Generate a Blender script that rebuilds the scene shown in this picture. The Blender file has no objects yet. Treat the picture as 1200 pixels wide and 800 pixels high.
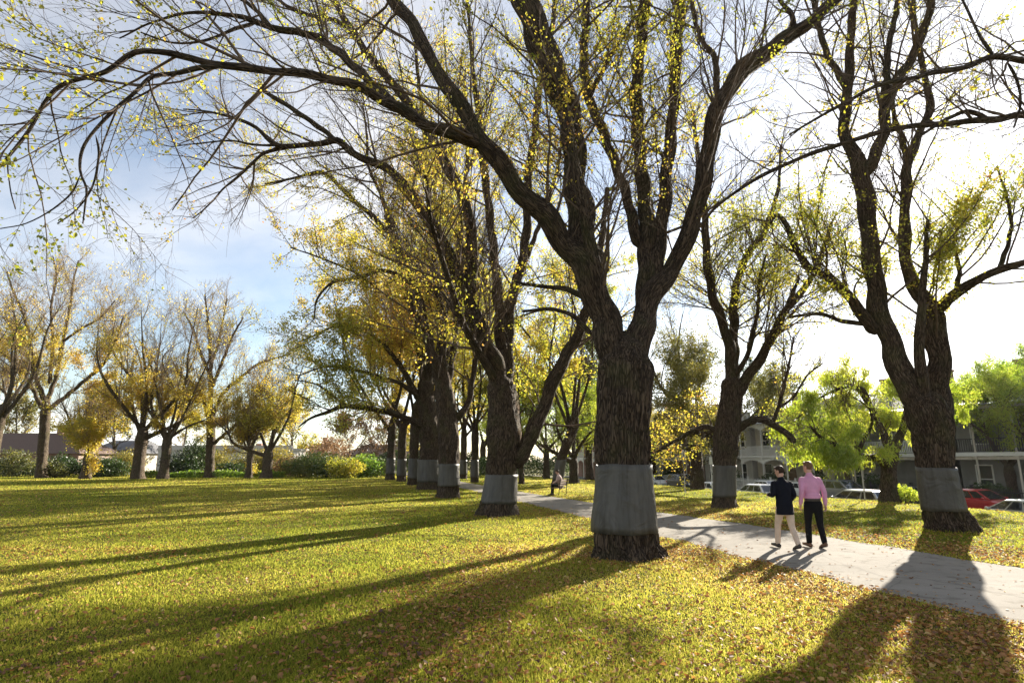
import bpy, bmesh, math, random
import numpy as np
from mathutils import Vector, noise as mnoise

random.seed(7)
RNG = np.random.default_rng(11)
SC = bpy.context.scene
COL = SC.collection
PI = math.pi
HAZE = 0.00008

# ------------------------------------------------------------------ camera
F_PX = 680.0
CAM_H = 1.9
PITCH = math.atan(140.0 / F_PX)
cp, sp = math.cos(PITCH), math.sin(PITCH)
cam_d = bpy.data.cameras.new('camera')
cam = bpy.data.objects.new('camera', cam_d)
COL.objects.link(cam)
cam.location = (0, 0, CAM_H)
cam.rotation_euler = (PI / 2 + PITCH, 0, 0)
cam_d.sensor_width = 36.0
cam_d.lens = F_PX / 1200.0 * 36.0
cam_d.clip_start = 0.1
cam_d.clip_end = 4000
SC.camera = cam


def ray(px, py):
    cx, cy = (px - 600) / F_PX, (400 - py) / F_PX
    return np.array([cx, cp - cy * sp, sp + cy * cp])


def at(px, py, Y):
    """world point seen at a place of the photograph, at distance Y; also the scale there (m per px)"""
    d = ray(px, py)
    t = Y / d[1]
    return np.array([0, 0, CAM_H]) + d * t, t / F_PX


def on_ground(px, py, z=0.0):
    d = ray(px, py)
    t = (CAM_H - z) / -d[2]
    return np.array([0, 0, CAM_H]) + d * t


# the street runs beside the park: u along it (away), s across it (from the edge of the lawn)
ST_T = np.array([-0.2873, 0.9578])
ST_N = np.array([0.9578, 0.2873])
ROAD_Z = -1.2


def st(u, s, z=0.0):
    p = np.array([26.6, 0.0]) + ST_T * u + ST_N * s
    return np.array([p[0], p[1], z])


def st_s(x, y):
    return (x - (26.6 - 0.3 * y)) * 0.9578


def st_u(px, s):
    """u at which the line s crosses the column px"""
    k = (px - 600) / F_PX * 0.985
    # x = 26.6 -.2873u +.9578 s ; y = .9578u + .2873 s
    return (26.6 + 0.9578 * s - k * 0.2873 * s) / (k * 0.9578 + 0.2873)


# ------------------------------------------------------------------ objects
def tag(o, label=None, cat=None, group=None, kind=None):
    if label: o['label'] = label
    if cat: o['category'] = cat
    if group: o['group'] = group
    if kind: o['kind'] = kind
    return o


def thing(name, label, cat, loc=(0, 0, 0), rz=0.0, group=None):
    o = bpy.data.objects.new(name, None)
    COL.objects.link(o)
    o.location = [float(v) for v in loc]
    o.rotation_euler = (0, 0, rz)
    o.empty_display_size = 0.3
    return tag(o, label, cat, group)


def mesh_np(name, V, F, mat, parent=None, attrs=None, smooth=True, world=True):
    """V (n,3) in world space when parent has a location (made local here)."""
    V = np.asarray(V, dtype=np.float32)
    F = np.asarray(F, dtype=np.int32)
    me = bpy.data.meshes.new(name)
    if parent is not None and world:
        V = V - np.array(parent.location, dtype=np.float32)
    k = F.shape[1]
    me.vertices.add(len(V))
    me.vertices.foreach_set('co', V.ravel())
    me.loops.add(F.size)
    me.loops.foreach_set('vertex_index', F.ravel())
    me.polygons.add(len(F))
    me.polygons.foreach_set('loop_start', np.arange(0, F.size, k, dtype=np.int32))
    me.polygons.foreach_set('loop_total', np.full(len(F), k, dtype=np.int32))
    if smooth:
        me.polygons.foreach_set('use_smooth', np.ones(len(F), dtype=bool))
    for an, (typ, arr) in (attrs or {}).items():
        a = me.attributes.new(an, typ, 'POINT')
        a.data.foreach_set('vector' if typ == 'FLOAT_VECTOR' else 'value', np.asarray(arr, dtype=np.float32).ravel())
    me.update(calc_edges=True)
    me.materials.append(mat)
    o = bpy.data.objects.new(name, me)
    COL.objects.link(o)
    if parent is not None: o.parent = parent
    return o


def obj_bm(name, bm, mat, parent=None, smooth=False, bevel=0.0):
    me = bpy.data.meshes.new(name)
    bmesh.ops.recalc_face_normals(bm, faces=bm.faces)
    bm.to_mesh(me)
    bm.free()
    if smooth:
        for p in me.polygons: p.use_smooth = True
    me.materials.append(mat)
    o = bpy.data.objects.new(name, me)
    COL.objects.link(o)
    if parent is not None: o.parent = parent
    if bevel > 0:
        md = o.modifiers.new('bevel', 'BEVEL')
        md.width = bevel
        md.segments = 2
        md.limit_method = 'ANGLE'
    return o


def bx(bm, x0, x1, y0, y1, z0, z1):
    vs = [bm.verts.new(c) for c in ((x0, y0, z0), (x1, y0, z0), (x1, y1, z0), (x0, y1, z0), (x0, y0, z1), (x1, y0, z1), (x1, y1, z1), (x0, y1, z1))]
    for f in ((0, 3, 2, 1), (4, 5, 6, 7), (0, 1, 5, 4), (1, 2, 6, 5), (2, 3, 7, 6), (3, 0, 4, 7)):
        bm.faces.new([vs[i] for i in f])


def box(name, dims, mat, parent=None, bevel=0.0):
    bm = bmesh.new()
    bx(bm, *dims)
    return obj_bm(name, bm, mat, parent, bevel=bevel)


def cyl(bm, p0, p1, r0, r1=None, n=12, caps=True):
    r1 = r0 if r1 is None else r1
    p0, p1 = Vector(p0), Vector(p1)
    t = (p1 - p0).normalized()
    a = t.orthogonal().normalized()
    b = t.cross(a)
    ra = [bm.verts.new(p0 + (a * math.cos(2 * PI * i / n) + b * math.sin(2 * PI * i / n)) * r0) for i in range(n)]
    rb = [bm.verts.new(p1 + (a * math.cos(2 * PI * i / n) + b * math.sin(2 * PI * i / n)) * r1) for i in range(n)]
    for i in range(n):
        bm.faces.new((ra[i], ra[(i + 1) % n], rb[(i + 1) % n], rb[i]))
    if caps:
        bm.faces.new(ra[::-1])
        bm.faces.new(rb)


# ------------------------------------------------------------------ materials
def new_mat(name):
    m = bpy.data.materials.new(name)
    m.use_nodes = True
    nt = m.node_tree
    nt.nodes.clear()
    out = nt.nodes.new('ShaderNodeOutputMaterial')
    return m, nt, out


def nd(nt, typ, **kw):
    n = nt.nodes.new(typ)
    for k, v in kw.items():
        if k.startswith('i_'):
            n.inputs[k[2:].replace('_', ' ')].default_value = v
        else:
            setattr(n, k, v)
    return n


def ramp(nt, stops, fac=None):
    r = nt.nodes.new('ShaderNodeValToRGB')
    el = r.color_ramp.elements
    while len(el) < len(stops): el.new(0.5)
    for e, (p, c) in zip(el, stops):
        e.position = p
        e.color = (*c, 1) if len(c) == 3 else c
    if fac is not None: nt.links.new(fac, r.inputs['Fac'])
    return r


def mat_plain(name, col, rough=0.6, metal=0.0, noise_amt=0.15, noise_scale=6.0, bump=0.0, coat=0.0, spec=0.5):
    m, nt, out = new_mat(name)
    L = nt.links
    tc = nd(nt, 'ShaderNodeTexCoord')
    n = nd(nt, 'ShaderNodeTexNoise')
    n.inputs['Scale'].default_value = noise_scale
    n.inputs['Detail'].default_value = 5
    L.new(tc.outputs['Object'], n.inputs['Vector'])
    a = tuple(c * (1 - noise_amt) for c in col)
    b = tuple(min(1, c * (1 + noise_amt)) for c in col)
    r = ramp(nt, [(0.3, a), (0.7, b)], n.outputs['Fac'])
    p = nd(nt, 'ShaderNodeBsdfPrincipled')
    p.inputs['Roughness'].default_value = rough
    p.inputs['Metallic'].default_value = metal
    p.inputs['Coat Weight'].default_value = coat
    p.inputs['Specular IOR Level'].default_value = spec
    L.new(r.outputs['Color'], p.inputs['Base Color'])
    if bump > 0:
        bp = nd(nt, 'ShaderNodeBump')
        bp.inputs['Strength'].default_value = bump
        bp.inputs['Distance'].default_value = 0.02
        L.new(n.outputs['Fac'], bp.inputs['Height'])
        L.new(bp.outputs['Normal'], p.inputs['Normal'])
    L.new(p.outputs['BSDF'], out.inputs['Surface'])
    return m


def mat_leaf(name, stops, trans=0.55, rough=0.5, spec=True):
    """thin leaf: colour by the per-leaf tint, light passes through"""
    m, nt, out = new_mat(name)
    L = nt.links
    a = nd(nt, 'ShaderNodeAttribute', attribute_name='tint')
    r = ramp(nt, stops, a.outputs['Fac'])
    d = nd(nt, 'ShaderNodeBsdfDiffuse')
    t = nd(nt, 'ShaderNodeBsdfTranslucent')
    L.new(r.outputs['Color'], d.inputs['Color'])
    L.new(r.outputs['Color'], t.inputs['Color'])
    mx = nd(nt, 'ShaderNodeMixShader')
    mx.inputs[0].default_value = trans
    L.new(d.outputs[0], mx.inputs[1])
    L.new(t.outputs[0], mx.inputs[2])
    last = mx.outputs[0]
    if spec:
        g = nd(nt, 'ShaderNodeBsdfGlossy')
        g.inputs['Roughness'].default_value = rough
        g.inputs['Color'].default_value = (1, 1, 1, 1)
        mg = nd(nt, 'ShaderNodeMixShader')
        mg.inputs[0].default_value = 0.04
        L.new(last, mg.inputs[1])
        L.new(g.outputs[0], mg.inputs[2])
        last = mg.outputs[0]
    L.new(last, out.inputs['Surface'])
    return m


def mat_bark(name, dark, light, moss=(0.10, 0.11, 0.03), moss_amt=0.25):
    m, nt, out = new_mat(name)
    L = nt.links
    a = nd(nt, 'ShaderNodeAttribute', attribute_name='bco')
    mp = nd(nt, 'ShaderNodeMapping')
    mp.inputs['Scale'].default_value = (1, 1, 0.13)
    L.new(a.outputs['Vector'], mp.inputs['Vector'])
    n1 = nd(nt, 'ShaderNodeTexNoise')
    n1.inputs['Scale'].default_value = 34
    n1.inputs['Detail'].default_value = 7
    n1.inputs['Roughness'].default_value = 0.65
    n1.inputs['Distortion'].default_value = 0.6
    L.new(mp.outputs['Vector'], n1.inputs['Vector'])
    vo = nd(nt, 'ShaderNodeTexVoronoi', feature='DISTANCE_TO_EDGE')
    vo.inputs['Scale'].default_value = 21
    nw = nd(nt, 'ShaderNodeTexNoise')
    nw.inputs['Scale'].default_value = 9
    L.new(mp.outputs['Vector'], nw.inputs['Vector'])
    mxv = nd(nt, 'ShaderNodeMix', data_type='VECTOR')
    mxv.inputs[0].default_value = 0.3
    L.new(mp.outputs['Vector'], mxv.inputs[4])
    L.new(nw.outputs['Color'], mxv.inputs[5])
    L.new(mxv.outputs[1], vo.inputs['Vector'])
    vr = ramp(nt, [(0.0, (0, 0, 0)), (0.16, (1, 1, 1))], vo.outputs['Distance'])
    mm = nd(nt, 'ShaderNodeMath', operation='MULTIPLY')
    L.new(n1.outputs['Fac'], mm.inputs[0])
    L.new(vr.outputs['Color'], mm.inputs[1])
    r = ramp(nt, [(0.0, tuple(c * 0.45 for c in dark)), (0.30, dark), (0.72, light)], mm.outputs[0])
    n2 = nd(nt, 'ShaderNodeTexNoise')
    n2.inputs['Scale'].default_value = 1.7
    n2.inputs['Detail'].default_value = 4
    L.new(a.outputs['Vector'], n2.inputs['Vector'])
    mr = ramp(nt, [(0.5, (0, 0, 0)), (0.68, (moss_amt,) * 3)], n2.outputs['Fac'])
    mc = nd(nt, 'ShaderNodeMix', data_type='RGBA')
    L.new(mr.outputs['Color'], mc.inputs[0])
    L.new(r.outputs['Color'], mc.inputs[6])
    mc.inputs[7].default_value = (*moss, 1)
    p = nd(nt, 'ShaderNodeBsdfPrincipled')
    p.inputs['Roughness'].default_value = 0.9
    p.inputs['Specular IOR Level'].default_value = 0.25
    L.new(mc.outputs[2], p.inputs['Base Color'])
    b = nd(nt, 'ShaderNodeBump')
    b.inputs['Strength'].default_value = 1.0
    b.inputs['Distance'].default_value = 0.09
    L.new(mm.outputs[0], b.inputs['Height'])
    L.new(b.outputs['Normal'], p.inputs['Normal'])
    L.new(p.outputs['BSDF'], out.inputs['Surface'])
    return m


M = {}
M['bark'] = mat_bark('elm bark', (0.060, 0.040, 0.026), (0.185, 0.130, 0.088))
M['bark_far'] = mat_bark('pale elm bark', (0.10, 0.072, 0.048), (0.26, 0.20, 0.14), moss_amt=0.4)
M['twig'] = mat_plain('twig bark', (0.11, 0.078, 0.055), 0.9, noise_amt=0.3, spec=0.2)
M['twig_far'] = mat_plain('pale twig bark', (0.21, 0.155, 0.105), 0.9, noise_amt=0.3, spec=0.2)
ELM = [(0.0, (0.12, 0.19, 0.02)), (0.35, (0.34, 0.36, 0.03)), (0.65, (0.60, 0.52, 0.05)), (0.88, (0.66, 0.44, 0.06)), (1.0, (0.40, 0.18, 0.05))]
M['leaf'] = mat_leaf('elm leaf', ELM, 0.7)
M['leaf_gold'] = mat_leaf('golden elm leaf', [(0.0, (0.30, 0.32, 0.03)), (0.5, (0.64, 0.50, 0.06)), (1.0, (0.62, 0.33, 0.06))], 0.7)
M['leaf_lime'] = mat_leaf('pepper tree leaf', [(0.0, (0.10, 0.19, 0.02)), (0.5, (0.34, 0.44, 0.03)), (1.0, (0.58, 0.56, 0.06))], 0.7)
M['leaf_dark'] = mat_leaf('evergreen leaf', [(0.0, (0.02, 0.045, 0.012)), (0.6, (0.06, 0.10, 0.02)), (1.0, (0.16, 0.17, 0.03))], 0.4)
M['leaf_olive'] = mat_leaf('olive leaf', [(0.0, (0.05, 0.07, 0.018)), (0.5, (0.20, 0.19, 0.035)), (1.0, (0.48, 0.37, 0.06))], 0.5)
M['leaf_rust'] = mat_leaf('rusty leaf', [(0.0, (0.14, 0.085, 0.05)), (1.0, (0.32, 0.18, 0.08))], 0.5)
M['grass'] = mat_leaf('grass blade', [(0.0, (0.09, 0.14, 0.02)), (0.4, (0.32, 0.335, 0.042)), (0.75, (0.54, 0.46, 0.085)), (1.0, (0.64, 0.48, 0.18))], 0.66, spec=False)
M['litter'] = mat_leaf('dead leaf', [(0.0, (0.10, 0.04, 0.02)), (0.4, (0.34, 0.145, 0.035)), (0.75, (0.54, 0.27, 0.07)), (1.0, (0.66, 0.50, 0.20))], 0.4, rough=0.55)

# trunk guard: grey plastic sheet with water streaks
m, nt, out = new_mat('grey trunk sheet')
L = nt.links
a = nd(nt, 'ShaderNodeAttribute', attribute_name='bco')
mp = nd(nt, 'ShaderNodeMapping')
mp.inputs['Scale'].default_value = (1, 1, 0.25)
L.new(a.outputs['Vector'], mp.inputs['Vector'])
n1 = nd(nt, 'ShaderNodeTexNoise')
n1.inputs['Scale'].default_value = 5
n1.inputs['Detail'].default_value = 6
L.new(mp.outputs['Vector'], n1.inputs['Vector'])
r0 = ramp(nt, [(0.3, (0.060, 0.055, 0.047)), (0.7, (0.092, 0.085, 0.074))], n1.outputs['Fac'])
mp2 = nd(nt, 'ShaderNodeMapping')
mp2.inputs['Scale'].default_value = (1, 1, 0.07)
L.new(a.outputs['Vector'], mp2.inputs['Vector'])
n3 = nd(nt, 'ShaderNodeTexNoise')
n3.inputs['Scale'].default_value = 14
n3.inputs['Detail'].default_value = 8
n3.inputs['Roughness'].default_value = 0.7
L.new(mp2.outputs['Vector'], n3.inputs['Vector'])
r3 = ramp(nt, [(0.34, (0.7, 0.68, 0.65)), (0.50, (1, 1, 1)), (0.70, (1.12, 1.12, 1.12))], n3.outputs['Fac'])
r = nd(nt, 'ShaderNodeMix', data_type='RGBA', blend_type='MULTIPLY')
r.inputs[0].default_value = 1
L.new(r0.outputs['Color'], r.inputs[6])
L.new(r3.outputs['Color'], r.inputs[7])
n2 = nd(nt, 'ShaderNodeTexNoise')
n2.inputs['Scale'].default_value = 2.6
n2.inputs['Distortion'].default_value = 1.2
L.new(a.outputs['Vector'], n2.inputs['Vector'])
b = nd(nt, 'ShaderNodeBump')
b.inputs['Strength'].default_value = 0.4
b.inputs['Distance'].default_value = 0.1
L.new(n2.outputs['Fac'], b.inputs['Height'])
p = nd(nt, 'ShaderNodeBsdfPrincipled')
p.inputs['Roughness'].default_value = 0.5
p.inputs['Specular IOR Level'].default_value = 0.3
L.new(r.outputs[2], p.inputs['Base Color'])
L.new(b.outputs['Normal'], p.inputs['Normal'])
L.new(p.outputs['BSDF'], out.inputs['Surface'])
M['guard'] = m

# lawn soil and thatch
m, nt, out = new_mat('lawn')
L = nt.links
tc = nd(nt, 'ShaderNodeTexCoord')
n1 = nd(nt, 'ShaderNodeTexNoise')
n1.inputs['Scale'].default_value = 0.35
n1.inputs['Detail'].default_value = 8
n1.inputs['Roughness'].default_value = 0.65
L.new(tc.outputs['Object'], n1.inputs['Vector'])
n2 = nd(nt, 'ShaderNodeTexNoise')
n2.inputs['Scale'].default_value = 14
n2.inputs['Detail'].default_value = 8
n2.inputs['Roughness'].default_value = 0.8
L.new(tc.outputs['Object'], n2.inputs['Vector'])
r1 = ramp(nt, [(0.35, (0.06, 0.07, 0.012)), (0.5, (0.12, 0.115, 0.02)), (0.66, (0.16, 0.105, 0.03))], n1.outputs['Fac'])
r2 = ramp(nt, [(0.3, (0.45, 0.45, 0.45)), (0.7, (1.3, 1.3, 1.3))], n2.outputs['Fac'])
mx = nd(nt, 'ShaderNodeMix', data_type='RGBA', blend_type='MULTIPLY')
mx.inputs[0].default_value = 1
L.new(r1.outputs['Color'], mx.inputs[6])
L.new(r2.outputs['Color'], mx.inputs[7])
b = nd(nt, 'ShaderNodeBump')
b.inputs['Strength'].default_value = 1
b.inputs['Distance'].default_value = 0.05
L.new(n2.outputs['Fac'], b.inputs['Height'])
p = nd(nt, 'ShaderNodeBsdfPrincipled')
p.inputs['Roughness'].default_value = 1
p.inputs['Specular IOR Level'].default_value = 0.1
L.new(mx.outputs[2], p.inputs['Base Color'])
L.new(b.outputs['Normal'], p.inputs['Normal'])
L.new(p.outputs['BSDF'], out.inputs['Surface'])
M['lawn'] = m


def mat_paving(name, lo, hi, speck, rough=0.75):
    m, nt, out = new_mat(name)
    L = nt.links
    tc = nd(nt, 'ShaderNodeTexCoord')
    n1 = nd(nt, 'ShaderNodeTexNoise')
    n1.inputs['Scale'].default_value = 0.6
    n1.inputs['Detail'].default_value = 9
    n1.inputs['Roughness'].default_value = 0.7
    L.new(tc.outputs['Object'], n1.inputs['Vector'])
    n2 = nd(nt, 'ShaderNodeTexNoise')
    n2.inputs['Scale'].default_value = 70
    n2.inputs['Detail'].default_value = 4
    L.new(tc.outputs['Object'], n2.inputs['Vector'])
    r1 = ramp(nt, [(0.3, lo), (0.7, hi)], n1.outputs['Fac'])
    wv = nd(nt, 'ShaderNodeMix', data_type='VECTOR')
    wv.inputs[0].default_value = 0.25
    L.new(tc.outputs['Object'], wv.inputs[4])
    L.new(n1.outputs['Color'], wv.inputs[5])
    vc = nd(nt, 'ShaderNodeTexVoronoi', feature='DISTANCE_TO_EDGE')
    vc.inputs['Scale'].default_value = 0.42
    L.new(wv.outputs[1], vc.inputs['Vector'])
    rc = ramp(nt, [(0.0, (0.72, 0.72, 0.72)), (0.006, (1, 1, 1))], vc.outputs['Distance'])
    n3 = nd(nt, 'ShaderNodeTexNoise')
    n3.inputs['Scale'].default_value = 3.5
    n3.inputs['Detail'].default_value = 6
    L.new(tc.outputs['Object'], n3.inputs['Vector'])
    r4 = ramp(nt, [(0.33, (0.72, 0.70, 0.67)), (0.46, (1, 1, 1))], n3.outputs['Fac'])
    m4 = nd(nt, 'ShaderNodeMix', data_type='RGBA', blend_type='MULTIPLY')
    m4.inputs[0].default_value = 1
    L.new(rc.outputs['Color'], m4.inputs[6])
    L.new(r4.outputs['Color'], m4.inputs[7])
    m5 = nd(nt, 'ShaderNodeMix', data_type='RGBA', blend_type='MULTIPLY')
    m5.inputs[0].default_value = 1
    L.new(r1.outputs['Color'], m5.inputs[6])
    L.new(m4.outputs[2], m5.inputs[7])
    r2 = ramp(nt, [(0.3, (1 - speck,) * 3), (0.7, (1 + speck,) * 3)], n2.outputs['Fac'])
    mx = nd(nt, 'ShaderNodeMix', data_type='RGBA', blend_type='MULTIPLY')
    mx.inputs[0].default_value = 1
    L.new(m5.outputs[2], mx.inputs[6])
    L.new(r2.outputs['Color'], mx.inputs[7])
    b = nd(nt, 'ShaderNodeBump')
    b.inputs['Strength'].default_value = 0.4
    b.inputs['Distance'].default_value = 0.006
    L.new(n2.outputs['Fac'], b.inputs['Height'])
    p = nd(nt, 'ShaderNodeBsdfPrincipled')
    p.inputs['Roughness'].default_value = rough
    p.inputs['Specular IOR Level'].default_value = 0.12
    L.new(mx.outputs[2], p.inputs['Base Color'])
    L.new(b.outputs['Normal'], p.inputs['Normal'])
    L.new(p.outputs['BSDF'], out.inputs['Surface'])
    return m


M['path'] = mat_paving('path concrete', (0.20, 0.180, 0.155), (0.29, 0.264, 0.23), 0.13, 0.95)
M['road'] = mat_paving('asphalt', (0.045, 0.045, 0.047), (0.065, 0.064, 0.063), 0.3)
M['kerb'] = mat_paving('bluestone kerb', (0.16, 0.16, 0.165), (0.24, 0.24, 0.24), 0.15)

# ------------------------------------------------------------------ sky and sun
SUN_AZ, SUN_EL = math.radians(37.0), math.radians(22.0)
w = bpy.data.worlds.new('World')
SC.world = w
w.use_nodes = True
nt = w.node_tree
nt.nodes.clear()
L = nt.links
out = nd(nt, 'ShaderNodeOutputWorld')
bg = nd(nt, 'ShaderNodeBackground')
bg.inputs['Strength'].default_value = 0.057
sky = nd(nt, 'ShaderNodeTexSky', sky_type='NISHITA')
sky.sun_disc = False
sky.sun_elevation = SUN_EL
sky.sun_rotation = SUN_AZ
sky.air_density = 1.0
sky.dust_density = 0.3
sky.ozone_density = 1.0
tc = nd(nt, 'ShaderNodeTexCoord')
sx = nd(nt, 'ShaderNodeSeparateXYZ')
L.new(tc.outputs['Generated'], sx.inputs[0])
zz = nd(nt, 'ShaderNodeMath', operation='MAXIMUM')
L.new(sx.outputs['Z'], zz.inputs[0])
zz.inputs[1].default_value = 0.0
za = nd(nt, 'ShaderNodeMath', operation='ADD')
L.new(zz.outputs[0], za.inputs[0])
za.inputs[1].default_value = 0.22
dx = nd(nt, 'ShaderNodeMath', operation='DIVIDE')
L.new(sx.outputs['X'], dx.inputs[0])
L.new(za.outputs[0], dx.inputs[1])
dy = nd(nt, 'ShaderNodeMath', operation='DIVIDE')
L.new(sx.outputs['Y'], dy.inputs[0])
L.new(za.outputs[0], dy.inputs[1])
cv = nd(nt, 'ShaderNodeCombineXYZ')
L.new(dx.outputs[0], cv.inputs[0])
L.new(dy.outputs[0], cv.inputs[1])
cv.inputs[2].default_value = 3.7
cn = nd(nt, 'ShaderNodeTexNoise')
cn.inputs['Scale'].default_value = 0.9
cn.inputs['Detail'].default_value = 9
cn.inputs['Roughness'].default_value = 0.56
cn.inputs['Distortion'].default_value = 0.35
L.new(cv.outputs[0], cn.inputs['Vector'])
cm = ramp(nt, [(0.44, (0.15, 0.15, 0.15)), (0.67, (1, 1, 1))], cn.outputs['Fac'])
bw = nd(nt, 'ShaderNodeRGBToBW')
L.new(sky.outputs[0], bw.inputs[0])
# cloud light: the sky's own brightness there, whitened
cl = nd(nt, 'ShaderNodeMix', data_type='RGBA')
cl.inputs[0].default_value = 0.88
L.new(sky.outputs[0], cl.inputs[6])
L.new(bw.outputs[0], cl.inputs[7])
cg = nd(nt, 'ShaderNodeMix', data_type='RGBA', blend_type='MULTIPLY')
cg.inputs[0].default_value = 1
L.new(cl.outputs[2], cg.inputs[6])
cg.inputs[7].default_value = (1.1, 1.1, 1.12, 1)
mx = nd(nt, 'ShaderNodeMix', data_type='RGBA')
L.new(cm.outputs['Color'], mx.inputs[0])
L.new(sky.outputs[0], mx.inputs[6])
ca = nd(nt, 'ShaderNodeMix', data_type='RGBA', blend_type='ADD')
ca.inputs[0].default_value = 1
L.new(cg.outputs[2], ca.inputs[6])
ca.inputs[7].default_value = (2.6, 2.6, 2.7, 1)
L.new(ca.outputs[2], mx.inputs[7])
L.new(mx.outputs[2], bg.inputs['Color'])
L.new(bg.outputs[0], out.inputs['Surface'])

sun_d = bpy.data.lights.new('sun', 'SUN')
sun_d.energy = 5.0
sun_d.angle = math.radians(0.5)
sun_d.color = (1.0, 0.92, 0.78)
sun = bpy.data.objects.new('sun', sun_d)
COL.objects.link(sun)
sd = Vector((math.sin(SUN_AZ) * math.cos(SUN_EL), math.cos(SUN_AZ) * math.cos(SUN_EL), math.sin(SUN_EL)))
sun.rotation_euler = (-sd).to_track_quat('-Z', 'Y').to_euler()
sun.location = (30, 40, 40)

SC.view_settings.view_transform = 'Standard'
SC.view_settings.look = 'None'
SC.view_settings.gamma = 1
SC.view_settings.use_curve_mapping = False
SC.view_settings.exposure = 1.75
SC.render.engine = 'CYCLES'
SC.cycles.max_bounces = 8
SC.cycles.diffuse_bounces = 3
SC.cycles.transmission_bounces = 6
SC.cycles.use_denoising = True
SC.cycles.sample_clamp_indirect = 6

# the air: low sun in slightly misty autumn air
if HAZE:
    bm = bmesh.new()
    bx(bm, -210, 190, -40, 175, -2.4, 36)
    m, nt, out = new_mat('haze')
    v = nd(nt, 'ShaderNodeVolumePrincipled')
    v.inputs['Color'].default_value = (0.95, 0.95, 0.95, 1)
    v.inputs['Density'].default_value = HAZE
    v.inputs['Anisotropy'].default_value = 0.55
    nt.links.new(v.outputs[0], out.inputs['Volume'])
    tag(obj_bm('haze', bm, m), 'thin bright autumn haze in the air over the park', 'haze', kind='stuff')
    SC.cycles.volume_bounces = 1
# ------------------------------------------------------------------ trees
def norm(v):
    return v / np.maximum(np.linalg.norm(v, axis=-1, keepdims=True), 1e-9)


def catmull(P, step):
    """smooth curve through the rows of P (position + radius), points about `step` apart"""
    P = np.asarray(P, float)
    if len(P) == 2:
        n = max(2, int(np.linalg.norm(P[1, :3] - P[0, :3]) / step) + 1)
        return P[0] + (P[1] - P[0]) * np.linspace(0, 1, n)[:, None]
    Q = np.vstack([2 * P[0] - P[1], P, 2 * P[-1] - P[-2]])
    outp = []
    for i in range(1, len(Q) - 2):
        p0, p1, p2, p3 = Q[i - 1], Q[i], Q[i + 1], Q[i + 2]
        n = max(1, int(round(np.linalg.norm(p2[:3] - p1[:3]) / step)))
        t = np.linspace(0, 1, n, endpoint=False)[:, None]
        outp.append(0.5 * ((2 * p1) + (-p0 + p2) * t + (2 * p0 - 5 * p1 + 4 * p2 - p3) * t ** 2 + (-p0 + 3 * p1 - 3 * p2 + p3) * t ** 3))
    outp.append(Q[-2:-1])
    return np.vstack(outp)


def frames(path):
    T = np.gradient(path, axis=0)
    T = norm(T)
    U = np.zeros_like(T)
    r = np.array([0.31, -0.95, 0.02])
    if abs(np.dot(r, T[0])) > 0.9: r = np.array([1.0, 0, 0])
    u = r - np.dot(r, T[0]) * T[0]
    u /= np.linalg.norm(u)
    for i in range(len(T)):
        u = u - np.dot(u, T[i]) * T[i]
        u /= np.linalg.norm(u)
        U[i] = u
    return T, U, np.cross(T, U)


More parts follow.
